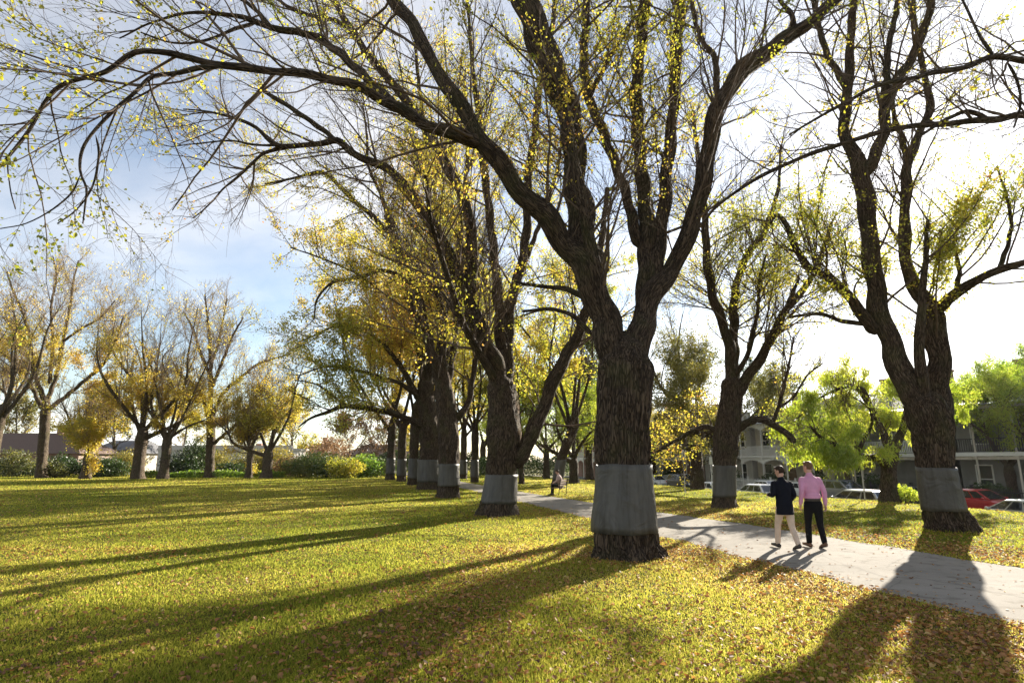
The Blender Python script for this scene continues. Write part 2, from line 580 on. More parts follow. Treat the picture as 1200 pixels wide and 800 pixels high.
class Wood:
    """collects tubes of wood; build() makes ONE mesh"""
    def __init__(s):
        s.V, s.F, s.C, s.n = [], [], [], 0

    def add(s, V, F, C):
        s.V.append(V)
        s.F.append(F + s.n)
        s.C.append(C)
        s.n += len(V)

    def limb(s, path, rad, sides, rough=0.0, flare=0.0, seed=0.0, lobes=5, zone=None):
        """one thick limb; rough = depth of the bark ridges as real relief"""
        T, U, W = frames(path)
        n = len(path)
        a = np.linspace(0, 2 * PI, sides, endpoint=False)
        ln = np.concatenate([[0], np.cumsum(np.linalg.norm(np.diff(path, axis=0), axis=1))])
        ca, sa = np.cos(a), np.sin(a)
        R = np.repeat(np.asarray(rad)[:, None], sides, 1)
        if rough > 0:
            D = np.zeros((n, sides))
            for i in range(n):
                k = max(3.0, rad[i] * 9)
                for j in range(sides):
                    q = Vector((ca[j] * k + seed, sa[j] * k, ln[i] * 1.1 + seed))
                    D[i, j] = (abs(mnoise.noise(q)) - 0.22) * 2.0 + 0.45 * mnoise.noise(q * 2.7) + 0.9 * mnoise.noise(Vector((ca[j] * 0.8 + seed, sa[j] * 0.8, ln[i] * 0.55)))
            if zone:
                zz = path[:, 2]
                k = 1 - 0.85 * np.clip((zz - zone[0] + 0.05) / 0.08, 0, 1) * np.clip((zone[1] + 0.05 - zz) / 0.08, 0, 1)
                D = D * k[:, None]
            R = R * (1 + rough * D)
        if flare > 0:
            f = np.exp(-ln / 0.42)[:, None]
            R = R * (1 + flare * f * (0.55 + 0.45 * np.cos(lobes * a + seed) + 0.25 * np.cos(2 * a + seed * 2))[None, :])
        V = path[:, None, :] + R[:, :, None] * (ca[None, :, None] * U[:, None, :] + sa[None, :, None] * W[:, None, :])
        C = np.stack([ca[None, :] * rad[:, None], sa[None, :] * rad[:, None], np.repeat(ln[:, None], sides, 1)], -1) + seed
        s._quads(V, C, n, sides)

    def _quads(s, V, C, n, sides):
        i = np.arange(n - 1)[:, None]
        j = np.arange(sides)[None, :]
        j2 = (j + 1) % sides
        F = np.stack([i * sides + j, i * sides + j2, (i + 1) * sides + j2, (i + 1) * sides + j], -1).reshape(-1, 4)
        s.add(V.reshape(-1, 3), F, C.reshape(-1, 3))

    def tubes(s, P, R, sides):
        """many thin branches at once: P (B,n,3), R (B,n)"""
        B, n = R.shape
        if B == 0: return
        T = norm(np.gradient(P, axis=1))
        ref = np.cross(T.mean(1), RNG.normal(size=(B, 3)))
        U = ref[:, None, :] - (ref[:, None, :] * T).sum(-1, keepdims=True) * T
        U = norm(U)
        W = np.cross(T, U)
        a = np.linspace(0, 2 * PI, sides, endpoint=False)
        V = P[:, :, None, :] + R[:, :, None, None] * (np.cos(a)[None, None, :, None] * U[:, :, None, :] + np.sin(a)[None, None, :, None] * W[:, :, None, :])
        ln = np.concatenate([np.zeros((B, 1)), np.cumsum(np.linalg.norm(np.diff(P, axis=1), axis=2), axis=1)], 1)
        C = np.stack([np.broadcast_to(np.cos(a), (B, n, sides)) * R[:, :, None], np.broadcast_to(np.sin(a), (B, n, sides)) * R[:, :, None], np.repeat(ln[:, :, None], sides, 2)], -1)
        b = np.arange(B)[:, None, None] * n * sides
        i = np.arange(n - 1)[None, :, None]
        j = np.arange(sides)[None, None, :]
        j2 = (j + 1) % sides
        F = np.stack([b + i * sides + j, b + i * sides + j2, b + (i + 1) * sides + j2, b + (i + 1) * sides + j], -1).reshape(-1, 4)
        s.add(V.reshape(-1, 3), F, C.reshape(-1, 3))

    def build(s, name, mat, parent):
        if not s.V: return None
        return mesh_np(name, np.vstack(s.V), np.vstack(s.F), mat, parent, {'bco': ('FLOAT_VECTOR', np.vstack(s.C))})


def march(P0, D, L, R, nseg, wander, up=0.0, rtip=0.35):
    B = len(P0)
    P = [P0]
    d = norm(D)
    st_ = (L / nseg)[:, None]
    upv = np.array([0, 0, 1.0])
    for i in range(nseg):
        d = norm(d + wander * RNG.normal(size=(B, 3)) + up * upv)
        P.append(P[-1] + d * st_)
    P = np.stack(P, 1)
    t = np.linspace(0, 1, nseg + 1)[None, :]
    return P, R[:, None] * (1 - (1 - rtip) * t)


def sample_on(P, R, idx, t):
    n = P.shape[1] - 1
    f = np.clip(t * n, 0, n - 1e-4)
    i = f.astype(int)
    w_ = (f - i)[:, None]
    p = P[idx, i] * (1 - w_) + P[idx, i + 1] * w_
    T = norm(P[idx, i + 1] - P[idx, i])
    r = R[idx, i] * (1 - w_[:, 0]) + R[idx, i + 1] * w_[:, 0]
    return p, T, r


def spawn(P, R, N, tmin, ang, upb, weights=None):
    """N children on the branches P: places, directions, parent radius, t"""
    B = P.shape[0]
    ln = np.linalg.norm(np.diff(P, axis=1), axis=2).sum(1)
    wt = ln if weights is None else ln * weights
    idx = RNG.choice(B, size=N, p=wt / wt.sum())
    t = tmin + (1 - tmin) * RNG.random(N) ** 0.85
    p, T, r = sample_on(P, R, idx, t)
    n = RNG.normal(size=(N, 3))
    n = n - (n * T).sum(-1, keepdims=True) * T
    n = norm(n) + np.array([0, 0, upb])
    n = norm(n - (n * T).sum(-1, keepdims=True) * T)
    a = np.radians(RNG.uniform(ang[0], ang[1], N))[:, None]
    return p, norm(np.cos(a) * T + np.sin(a) * n), r, t, ln[idx]


def clump(P, k, seed):
    x, y, z = P[:, 0] * k + seed, P[:, 1] * k + seed * 1.7, P[:, 2] * k - seed
    return (np.sin(x * 1.0 + 1.3 * np.sin(y * 0.9)) + np.sin(y * 1.1 + 1.1 * np.sin(z * 1.2)) + np.sin(z * 0.95 + 1.2 * np.sin(x * 1.05))) / 3


def leaf_mesh(P, size, tint, droop=0.3, folded=True, elong=0.62):
    """leaves with their stalk ends at P"""
    N = len(P)
    a = norm(RNG.normal(size=(N, 3)) + np.array([0, 0, -droop]))
    n = RNG.normal(size=(N, 3))
    b = norm(np.cross(a, n))
    n = np.cross(b, a)
    s = size[:, None]
    w_ = elong * s * 0.5
    if folded:
        fold = 0.16 * s
        V = np.stack([P, P + a * s * 0.33 + b * w_ + n * fold, P + a * s * 0.68 + b * w_ * 0.85 + n * fold, P + a * s,
                      P + a * s * 0.68 - b * w_ * 0.85 + n * fold, P + a * s * 0.33 - b * w_ + n * fold], 1)
        o = np.arange(N)[:, None] * 6
        F = np.concatenate([o + np.array([[0, 1, 2, 3]]), o + np.array([[0, 3, 4, 5]])], 0)
        k = 6
    else:
        V = np.stack([P, P + a * s * 0.5 + b * w_, P + a * s, P + a * s * 0.5 - b * w_], 1)
        F = np.arange(N * 4).reshape(N, 4)
        k = 4
    return V.reshape(-1, 3), F, np.repeat(tint, k)


def crown_on(root, sets, N, size, mat, seed, ck=0.9, cth=-0.2, tint=(0.35, 0.25), zprof=None, folded=True, droop=0.4, elong=0.62, blobs=None, spread=0.06):
    """leaves along the given sets of twigs, in clumps with gaps between"""
    P = []
    for (Pp, Rr) in sets:
        m_ = int(N * 5 / len(sets))
        ln = np.linalg.norm(np.diff(Pp, axis=1), axis=2).sum(1)
        idx = RNG.choice(len(Pp), size=m_, p=ln / ln.sum())
        p, T, r_ = sample_on(Pp, Rr, idx, RNG.random(m_) ** 0.7)
        P.append(p)
    P = np.vstack(P)
    c = clump(P, ck, seed) + 0.5 * clump(P, ck * 2.9, seed + 5)
    pr = np.clip((c - cth) * 1.6, 0.03, 1)
    if zprof is not None: pr = pr * zprof(P)
    keep = RNG.random(len(P)) < pr
    P = P[keep]
    # leaves sit in small sprays of three or four
    nn = max(1, int(N / 3.4))
    if len(P) > nn: P = P[RNG.choice(len(P), nn, replace=False)]
    P = np.repeat(P, RNG.integers(2, 6, len(P)), axis=0)
    P = P + RNG.normal(size=P.shape) * (spread * 0.8 + size * 0.55)
    tn = np.clip(tint[0] + tint[1] * clump(P, 0.6, seed + 2) + RNG.normal(size=len(P)) * 0.16, 0, 1)
    V, F, tt = leaf_mesh(P, size * RNG.uniform(0.6, 1.25, len(P)), tn, droop, folded, elong)
    return mesh_np('crown', V, F, mat, root, {'tint': ('FLOAT', tt)}, smooth=False)


def pad(path, rad, n=25):
    """the same curve with n points, so that limbs can be treated together"""
    ln = np.concatenate([[0], np.cumsum(np.linalg.norm(np.diff(path, axis=0), axis=1))])
    t = np.linspace(0, ln[-1], n)
    return np.stack([np.interp(t, ln, path[:, k]) for k in range(3)], 1), np.interp(t, ln, rad)


def twigs_on(limbs, n2, len2, k3, k4, upb=0.5, up=0.05, thin=1.0, wander=0.13, ang2=(25, 65), tmin=0.12, fine_sides=3, maxr=0.05, minr=0.004, weights=None, droop4=0.0):
    """three orders of branches on the limbs; returns the twig wood and the twig sets that may carry leaves"""
    P = np.stack([q[0] for q in limbs])
    R = np.stack([q[1] for q in limbs])
    wd = Wood()
    p, d, r, t, pl = spawn(P, R, n2, tmin, ang2, upb, weights)
    L2 = len2 * RNG.uniform(0.45, 1.25, n2) * (1.15 - 0.5 * t) * np.clip(pl / 5, 0.35, 1.1)
    r2 = np.clip(np.minimum(r * 0.5, 0.006 + 0.0085 * L2), minr, maxr) * thin
    P2, R2 = march(p, d, L2, r2, 8, wander, up, 0.3)
    wd.tubes(P2, R2, 5)
    n3 = n2 * k3
    p, d, r, t, pl = spawn(P2, R2, n3, 0.12, (22, 55), upb * 0.6)
    L3 = np.clip(pl * RNG.uniform(0.25, 0.6, n3) * (1.2 - 0.6 * t), 0.2, 2.4)
    P3, R3 = march(p, d, L3, np.clip(np.minimum(r * 0.65, 0.003 + 0.0055 * L3), minr, 0.03) * thin, 6, wander, up - droop4 * 0.5, 0.4)
    wd.tubes(P3, R3, 4 if fine_sides > 3 else 3)
    n4 = n3 * k4
    p, d, r, t, pl = spawn(P3, R3, n4, 0.15, (20, 50), upb * 0.4)
    L4 = np.clip(pl * RNG.uniform(0.3, 0.65, n4), 0.12, 0.9)
    P4, R4 = march(p, d, L4, np.clip(r * 0.6, minr * 0.6, 0.010) * thin, 4, wander, up - droop4, 0.5)
    wd.tubes(P4, R4, 3)
    return wd, [(P2[:, 4:], R2[:, 4:]), (P3, R3), (P4, R4)]


def guard_on(root, path, rad, z0, z1, seed=0, top_gap=0.0, name='trunk_guard', mat=None):
    """grey sheet wrapped round a trunk between two heights, with thickness, creases and a lapped seam"""
    k = 40
    zs = np.linspace(z0, z1, 12)
    c = np.stack([np.interp(zs, path[:, 2], path[:, i]) for i in range(3)], 1)
    r = np.interp(zs, path[:, 2], rad)
    a = np.linspace(0, 2 * PI, k, endpoint=False)
    D = np.zeros((12, k))
    for i in range(12):
        for j in range(k):
            q = Vector((math.cos(a[j]) * 1.6 + seed, math.sin(a[j]) * 1.6, zs[i] * 1.3))
            D[i, j] = 0.05 * mnoise.noise(q) + 0.035 * abs(mnoise.noise(q * 2.3)) + 0.012 * math.cos(3 * a[j] + seed)
    Ro = r[:, None] * (1.07 + D) + 0.02
    Ro = Ro + ((a > 4.05) & (a < 4.75))[None, :] * 0.014
    out_ = np.stack([c[:, None, 0] + Ro * np.cos(a), c[:, None, 1] + Ro * np.sin(a), np.repeat(zs[:, None], k, 1)], -1)
    Ri = Ro - 0.008
    ez = np.array([0.03 * mnoise.noise(Vector((math.cos(t) * 1.5 + seed, math.sin(t) * 1.5, 7))) + 0.012 * mnoise.noise(Vector((math.cos(t) * 6, math.sin(t) * 6, seed))) for t in a])
    out_[0, :, 2] += ez
    out_[-1, :, 2] += np.roll(ez, 9)
    inn = np.stack([c[:, None, 0] + Ri * np.cos(a), c[:, None, 1] + Ri * np.sin(a), np.repeat(zs[:, None], k, 1)], -1)
    inn[0, :, 2] = out_[0, :, 2]
    inn[-1, :, 2] = out_[-1, :, 2]
    V = np.vstack([out_.reshape(-1, 3), inn.reshape(-1, 3)])
    i = np.arange(11)[:, None]
    j = np.arange(k)[None, :]
    j2 = (j + 1) % k
    Fo = np.stack([i * k + j, i * k + j2, (i + 1) * k + j2, (i + 1) * k + j], -1).reshape(-1, 4)
    Fi = Fo[:, ::-1] + 12 * k
    jj = np.arange(k)
    jn = (jj + 1) % k
    top = np.stack([11 * k + jj, 11 * k + jn, 12 * k + 11 * k + jn, 12 * k + 11 * k + jj], -1)
    bot = np.stack([jn, jj, 12 * k + jj, 12 * k + jn], -1)
    F = np.vstack([Fo, Fi, top, bot])
    rr = np.concatenate([Ro.ravel(), Ri.ravel()])
    aa = np.tile(a, 24)
    C = np.stack([np.cos(aa) * rr, np.sin(aa) * rr, V[:, 2]], -1) + seed
    return mesh_np(name, V, F, mat or M['guard'], root, {'bco': ('FLOAT_VECTOR', C)})


def trace(pts, Y):
    """limb outline read from the photograph: rows (px, py, width px, depth offset) -> centre line and radius"""
    o = []
    for q in pts:
        p, sc = at(q[0], q[1], Y + (q[3] if len(q) > 3 else 0.0))
        cs = 1 / math.sqrt(1 + ((q[0] - 600) / F_PX) ** 2)
        o.append([*p, q[2] * 0.5 * sc * 0.92 * cs])
    return np.array(o)


def traced_tree(name, label, Y, trunk, limbs, seed, group=None, guard=None, sides=40, step=0.07, rough=0.16, flare=0.55,
                tw=None, crown=None, cat='tree', bark='bark', twig='twig', fill=0, fill_len=8, limb_step=0.22, leafmat='leaf', smooth_zone=None):
    """an elm whose trunk and main limbs follow the photograph, at distance Y, twigs and leaves grown on them"""
    t = trace(trunk, Y)
    base = t[0, :3].copy()
    root = thing(name, label, cat, (base[0], base[1], 0), 0, group)
    wd = Wood()
    t0 = t[0].copy()
    t0[2] = -0.2
    te = t[-1].copy()
    te[:3] += norm(t[-1, :3] - t[-2, :3]) * t[-1, 3] * 0.9
    te[3] *= 0.12
    path = catmull(np.vstack([t0, t, te]), step)
    wd.limb(path[:, :3], np.maximum(path[:, 3], 0.01), sides, rough, flare, seed, zone=guard or smooth_zone)
    lm = []
    for q in limbs:
        L_ = trace(q, Y)
        thick = L_[0, 3]
        c = catmull(L_, min(limb_step, max(0.1, thick * 0.8)))
        pth, rad = c[:, :3].copy(), np.maximum(c[:, 3], 0.006)
        n = len(pth)
        s = np.arange(n)
        wob = np.clip(s / 6, 0, 1)[:, None] * 0.16 * rad[:, None] * np.stack([np.sin(s * 0.9 + seed), np.sin(s * 0.7 + 2 * seed), np.sin(s * 0.8 + 3)], 1)
        pth += wob
        rad = rad * (1 + 0.06 * np.sin(s * 0.8 + seed * 3)) 
        rad = rad * (1 + 0.2 * np.exp(-s / 2.5))
        rad[0] *= 0.15
        rad[1] *= 0.75
        if rad[0] > 0.07:
            wd.limb(pth, rad, max(10, int(sides * 0.5)), rough * 0.9, 0, seed + len(lm) * 1.37)
        else:
            wd.limb(pth, rad, 8, 0.0, 0, seed + len(lm) * 1.37)
        lm.append(pad(pth, rad))
    # limbs the photograph shows only as a tangle: grown from the fork, up and away
    if fill:
        src = path[int(len(path) * 0.8):]
        for k in range(fill):
            i = RNG.integers(len(src))
            az = RNG.uniform(0.15 * PI, 0.85 * PI) * (1 if k % 2 else -1)
            d = np.array([math.cos(az), math.sin(az), RNG.uniform(1.1, 2.2)])[None]
            P_, R_ = march(src[i:i + 1, :3], d, np.array([fill_len * RNG.uniform(0.7, 1.1)]), np.array([src[i, 3] * 0.36]), 14, 0.08, 0.05, 0.25)
            c = catmull(np.hstack([P_[0], R_[0][:, None]]), 0.3)
            wd.limb(c[:, :3], c[:, 3], 12, 0.08, 0, seed + k)
            lm.append(pad(c[:, :3], c[:, 3]))
    wd.build('trunk', M[bark], root)
    if tw:
        w2, sets = twigs_on(lm, **tw)
        w2.build('branches', M[twig], root)
        if crown: crown_on(root, sets, mat=M[leafmat], seed=seed, **crown)
    if guard:
        # only the near-vertical lower trunk carries the sheet
        m_ = path[:, 2] < guard[1] + 0.6
        guard_on(root, path[m_, :3], path[m_, 3], guard[0], guard[1], seed)
    return root


def auto_tree(name, label, x, y, h, r, spread, seed, z0=0.0, nl=5, fork=0.25, n2=60, k3=6, k4=4, len2=3.0, leaves=5000, lsize=0.12,
              leafmat='leaf', bark='bark_far', twig='twig_far', group=None, guard=None, lean=(0, 0), vase=1.0, thin=1.5, cth=-0.2, tint=(0.4, 0.25),
              zprof=None, droop4=0.0, elong=0.62, up=0.05, low=0, flare=0.5, cat='tree', upb=0.5, spread_leaf=0.1):
    """a tree grown from a few numbers: trunk, a vase of limbs, branches, twigs, leaves"""
    global RNG
    keep, RNG = RNG, np.random.default_rng(1000 + int(seed * 10))
    root = thing(name, label, cat, (x, y, z0), 0, group)
    wd = Wood()
    hf = h * fork
    tx = np.array([x + lean[0] * 1.25, y + lean[1] * 1.25, z0 + hf * 1.3, r * 0.1])
    tp = np.array([[x, y, z0 - 0.3, r * 1.12], [x, y, z0, r * 1.08], [x + lean[0] * 0.3, y + lean[1] * 0.3, z0 + hf * 0.5, r * 0.92],
                   [x + lean[0], y + lean[1], z0 + hf, r * 0.95], [x + lean[0] * 1.2, y + lean[1] * 1.2, z0 + hf * 1.22, r * 0.6], tx])
    path = catmull(tp, 0.25)
    path[:, 3] = np.maximum(path[:, 3], 0.02)
    wd.limb(path[:, :3], path[:, 3], 18, 0.14, flare, seed, zone=guard and (guard[0] + z0, guard[1] + z0))
    lm = []
    az0 = RNG.uniform(0, 2 * PI)
    for k in range(nl):
        az = az0 + 2 * PI * k / nl + RNG.uniform(-0.4, 0.4)
        out = RNG.uniform(0.45, 1.0) * spread
        if k == 0: out *= 0.25
        zf = RNG.uniform(0.86, 1.06) if k < nl - low else RNG.uniform(0.4, 0.6)
        s0 = path[int(len(path) * RNG.uniform(0.66, 0.88)), :3]
        H = h * zf - (s0[2] - z0)
        e = s0 + np.array([math.cos(az) * out, math.sin(az) * out, H])
        m1 = s0 + np.array([math.cos(az) * out * (0.42 * vase), math.sin(az) * out * (0.42 * vase), H * 0.36])
        m2 = s0 + np.array([math.cos(az) * out * (0.72 * vase), math.sin(az) * out * (0.72 * vase), H * 0.7])
        jit = RNG.normal(size=(2, 3)) * 0.05 * h * np.array([1, 1, 0.4])
        rl = r * RNG.uniform(0.32, 0.48)
        c = catmull(np.array([[*s0, rl], [*(m1 + jit[0]), rl * 0.66], [*(m2 + jit[1]), rl * 0.4], [*e, rl * 0.09]]), 0.35)
        wd.limb(c[:, :3], np.maximum(c[:, 3], 0.012), 9, 0.08, 0, seed + k)
        lm.append(pad(c[:, :3], np.maximum(c[:, 3], 0.012)))
    wd.build('trunk', M[bark], root)
    # secondary limbs so that the crown forks more than once
    P = np.stack([q[0] for q in lm])
    R = np.stack([q[1] for q in lm])
    ns = nl * 3
    p, d, rr, t, pl = spawn(P, R, ns, 0.15, (20, 50), 0.5)
    P2, R2 = march(p, d, pl * RNG.uniform(0.3, 0.55, ns), rr * 0.45, 24, 0.04, up, 0.12)
    lm += [(P2[i], R2[i]) for i in range(ns)]
    w2, sets = twigs_on(lm, n2, len2, k3, k4, upb=upb, up=up, thin=thin, minr=0.007, maxr=0.06, droop4=droop4)
    w2.tubes(P2, R2, 7)
    w2.build('branches', M[twig], root)
    zp = None
    if zprof is not None:
        zp = lambda Q: zprof((Q[:, 2] - z0) / h)
    if leaves:
        crown_on(root, sets, leaves, lsize, M[leafmat], seed, ck=9.0 / h, cth=cth, tint=tint, zprof=zp, folded=False, elong=elong, spread=spread_leaf, droop=0.4 + 3 * droop4)
    if guard:
        guard_on(root, path[:, :3], path[:, 3], guard[0], guard[1], seed)
    RNG = keep
    return root


def bush(name, label, x, y, rx, ry, h, n, lsize, leafmat, tint=(0.4, 0.25), z0=0.0, group=None, seed=1.0, cat='shrub', stems=9):
    """leafy shrub: a few stems and a lumpy shell of leaves"""
    root = thing(name, label, cat, (x, y, z0), 0, group)
    wd = Wood()
    P0 = np.stack([x + RNG.normal(size=stems) * rx * 0.2, y + RNG.normal(size=stems) * ry * 0.2, np.full(stems, z0 - 0.05)], 1)
    D = np.stack([RNG.normal(size=stems) * 0.5 * rx / h, RNG.normal(size=stems) * 0.5 * ry / h, np.ones(stems)], 1)
    P, R = march(P0, D, np.full(stems, h * 0.8), np.full(stems, 0.03), 6, 0.15, 0.05)
    wd.tubes(P, R, 5)
    wd.build('stems', M['twig'], root)
    d = norm(RNG.normal(size=(n, 3)))
    lump = 1 + 0.30 * clump(d, 3.2, seed) + 0.20 * clump(d, 8, seed + 3)
    rad = RNG.uniform(0.2, 1.25, n) ** 0.6 * lump
    Q = d * rad[:, None]
    Q = np.stack([x + Q[:, 0] * rx, y + Q[:, 1] * ry, z0 + h * 0.5 + Q[:, 2] * h * 0.52], 1)
    Q = Q[Q[:, 2] > z0 + 0.02]
    tn = np.clip(tint[0] + tint[1] * clump(Q, 1.2, seed) + RNG.normal(size=len(Q)) * 0.15, 0, 1)
    V, F, tt = leaf_mesh(Q, lsize * RNG.uniform(0.6, 1.3, len(Q)), tn, 0.1, False, 0.7)
    mesh_np('foliage', V, F, M[leafmat], root, {'tint': ('FLOAT', tt)}, smooth=False)
    return root


def hedge(name, label, p0, p1, width, h, n, lsize, leafmat, tint=(0.35, 0.25), z0=0.0, seed=1.0, cat='hedge', group=None):
    p0, p1 = np.array(p0, float), np.array(p1, float)
    root = thing(name, label, cat, (*(p0 + p1) / 2, z0), 0, group)
    d = (p1 - p0) / np.linalg.norm(p1 - p0)
    q = np.array([-d[1], d[0]])
    t = RNG.random(n)
    prof = 1 + 0.22 * np.sin(t * np.linalg.norm(p1 - p0) * 1.1 + seed) * np.sin(t * np.linalg.norm(p1 - p0) * 0.43)
    ww = RNG.uniform(-1, 1, n)
    zz = RNG.random(n) ** 0.6 * np.sqrt(np.clip(1 - 0.5 * np.abs(ww) ** 3, 0, 1))
    Q = np.concatenate([p0[None] + (p1 - p0)[None] * t[:, None] + q[None] * (ww * width * 0.5)[:, None], (z0 + zz * h * prof)[:, None]], 1)
    tn = np.clip(tint[0] + tint[1] * clump(Q, 0.9, seed) + RNG.normal(size=n) * 0.15, 0, 1)
    V, F, tt = leaf_mesh(Q, lsize * RNG.uniform(0.6, 1.3, n), tn, 0.0, False, 0.7)
    mesh_np('foliage', V, F, M[leafmat], root, {'tint': ('FLOAT', tt)}, smooth=False)
    return root
# ------------------------------------------------------------------ ground
def ss(a, b, x):
    t = np.clip((x - a) / (b - a), 0, 1)
    return t * t * (3 - 2 * t)


def ground_z(x, y):
    s = st_s(x, y)
    return -1.22 * ss(-0.6, 2.4, s)


gx = np.unique(np.concatenate([np.linspace(-1600, -120, 25), np.linspace(-120, -10, 56), np.arange(-10, 70, 0.8), np.linspace(70, 160, 30), np.linspace(160, 1600, 20)]))
gy = np.unique(np.concatenate([np.linspace(-300, -20, 8), np.arange(-20, 90, 0.8), np.linspace(90, 240, 50), np.linspace(240, 2200, 25)]))
X, Y_ = np.meshgrid(gx, gy)
Z = ground_z(X, Y_)
ny, nx = X.shape
i = np.arange(ny - 1)[:, None]
j = np.arange(nx - 1)[None, :]
F = np.stack([i * nx + j, i * nx + j + 1, (i + 1) * nx + j + 1, (i + 1) * nx + j], -1).reshape(-1, 4)
tag(mesh_np('lawn', np.stack([X, Y_, Z], -1).reshape(-1, 3), F, M['lawn']), kind='structure')

# path: two edges read from the photograph, continued beyond the frame
near_px = [(1200, 728), (1100, 706), (1000, 688), (900, 663), (800, 640), (690, 605), (600, 585), (545, 573)]
far_px = [(1200, 663), (1100, 645), (1000, 628), (880, 612), (780, 600), (690, 590), (610, 577), (562, 567)]
ne = np.array([on_ground(*q)[:2] for q in near_px])
fe = np.array([on_ground(*q)[:2] for q in far_px])


def line_fit(e, deg=2):
    c = np.polyfit(e[:, 1], e[:, 0], deg)
    return c


cn_, cf_ = line_fit(ne, 2), line_fit(fe, 2)
PY0, PY1 = 5.0, 42.0


def edge_x(c, y):
    y = np.asarray(y, float)
    yc = np.clip(y, PY0, PY1)
    v = np.polyval(c, yc)
    dv = np.polyval(np.polyder(c), yc)
    return v + dv * (y - yc)


def path_edges(y):
    a = edge_x(cn_, y)
    b = np.maximum(edge_x(cf_, y), a + 2.3)
    b = np.minimum(b, a + 4.2)
    wob = 0.05 * np.sin(y * 1.9) + 0.04 * np.sin(y * 4.3 + 1)
    return a + wob, b + 0.05 * np.sin(y * 2.3 + 2) + 0.03 * np.sin(y * 5.1)


ys = np.concatenate([np.linspace(-14, 0, 15), np.arange(0.25, 60, 0.25), np.linspace(60, 140, 60)])
a_, b_ = path_edges(ys)
k = 5
V = np.stack([np.stack([a_ + (b_ - a_) * f, ys, np.full_like(ys, 0.006 + 0.012 * math.sin(f * PI))], -1) for f in np.linspace(0, 1, k)], 1)
n = len(ys)
i = np.arange(n - 1)[:, None]
j = np.arange(k - 1)[None, :]
F = np.stack([i * k + j, i * k + j + 1, (i + 1) * k + j + 1, (i + 1) * k + j], -1).reshape(-1, 4)
tag(mesh_np('path', V.reshape(-1, 3), F, M['path']), kind='structure')


def wedge(N, r0, r1, half=50):
    th = np.radians(RNG.uniform(-half, half, N))
    r = r0 * (r1 / r0) ** RNG.random(N)
    return r * np.sin(th), r * np.cos(th), r


def off_path(x, y, m_=0.0):
    a, b = path_edges(y)
    return (x < a + m_) | (x > b - m_)


def nz(x, y, k, sd=0.0):
    return clump(np.stack([x, y, np.zeros_like(x)], 1), k, sd)


BASES = [(*on_ground(*q)[:2], rr) for q, rr in (((735, 652), 1.15), ((583, 603), 1.2), ((526, 583), 1.2), ((1113, 622), 1.5), ((849, 595), 1.4), ((1042, 588), 1.6))]


def bed(x, y):
    """how thickly dead leaves lie: beside the path, under the trees, in drifts over the lawn"""
    a, b = path_edges(y)
    v = 0.12 + 0.62 * np.clip(nz(x, y, 0.55, 3.0) + 0.7 * nz(x, y, 1.7, 8.0) + 0.35 * nz(x, y, 4.6, 2.0) - 0.05, 0, 1.3)
    v += 0.7 * np.exp(-((x - a + 0.7) / 1.2) ** 2) * np.exp(-np.clip(y - 13, 0, 50) / 9)
    v += 1.1 * np.exp(-((x - b - 1.0) / 1.1) ** 2) * np.exp(-np.clip(y - 22, 0, 50) / 8)
    for (tx_, ty_, tr_) in BASES:
        v += 0.9 * np.exp(-(((x - tx_) ** 2 + (y - ty_) ** 2) / (tr_ * tr_)))
    v += 0.3 * np.exp(-((x - 4.5) / 3.0) ** 2 - ((y - 6.2) / 2.6) ** 2)
    v += 0.5 * np.exp(-((x + 0.6 - 0.12 * (y - 9)) / 1.0) ** 2) * np.exp(-((y - 9.5) / 4) ** 2)
    return v


# grass: blades as one mass
N = 900000
x, y, r = wedge(N, 4.3, 120)
kp = off_path(x, y, 0.03 + 0.07 * nz(x, y, 3.1, 1.5) + 0.03 * RNG.normal(size=N)) & (st_s(x, y) < 1.2)
bd = bed(x, y)
kp &= RNG.random(N) < np.clip(1.18 - 0.55 * bd, 0.22, 1)
x, y, r, bd = x[kp], y[kp], r[kp], bd[kp]
n = len(x)
pat = 0.5 + 0.5 * np.clip(nz(x, y, 2.1, 1.0) + 0.5 * nz(x, y, 6.0, 4.0), -1, 1)
h = (0.020 + 0.026 * pat) * RNG.uniform(0.55, 1.35, n) * (1 + r / 90)
for (tx_, ty_, tr_) in BASES:
    h *= 1 + 1.3 * np.exp(-(((x - tx_) ** 2 + (y - ty_) ** 2) / (tr_ * 0.75) ** 2))
wd_ = 0.0034 * RNG.uniform(0.7, 1.5, n) * (1 + r / 7.0)
az = RNG.uniform(0, 2 * PI, n)
lean = RNG.uniform(0.1, 0.95, n) * h
la = RNG.uniform(0, 2 * PI, n)
z = ground_z(x, y)
P = np.stack([x, y, z - 0.003], 1)
d = np.stack([np.cos(az), np.sin(az), np.zeros(n)], 1) * wd_[:, None]
tip = P + np.stack([np.cos(la) * lean, np.sin(la) * lean, h], 1)
V = np.stack([P - d, P + d, tip], 1).reshape(-1, 3)
tn = np.clip(0.46 + 0.24 * nz(x, y, 0.35, 6.0) + 0.14 * nz(x, y, 1.6, 2.0) + 0.22 * bd * 0.6 + RNG.normal(size=n) * 0.16, 0, 1)
F = np.arange(n * 3).reshape(n, 3)
tag(mesh_np('grass', V, F, M['grass'], attrs={'tint': ('FLOAT', np.repeat(tn, 3))}, smooth=False),
    'short yellow green lawn grass lit from behind by low sun', 'grass', kind='stuff')

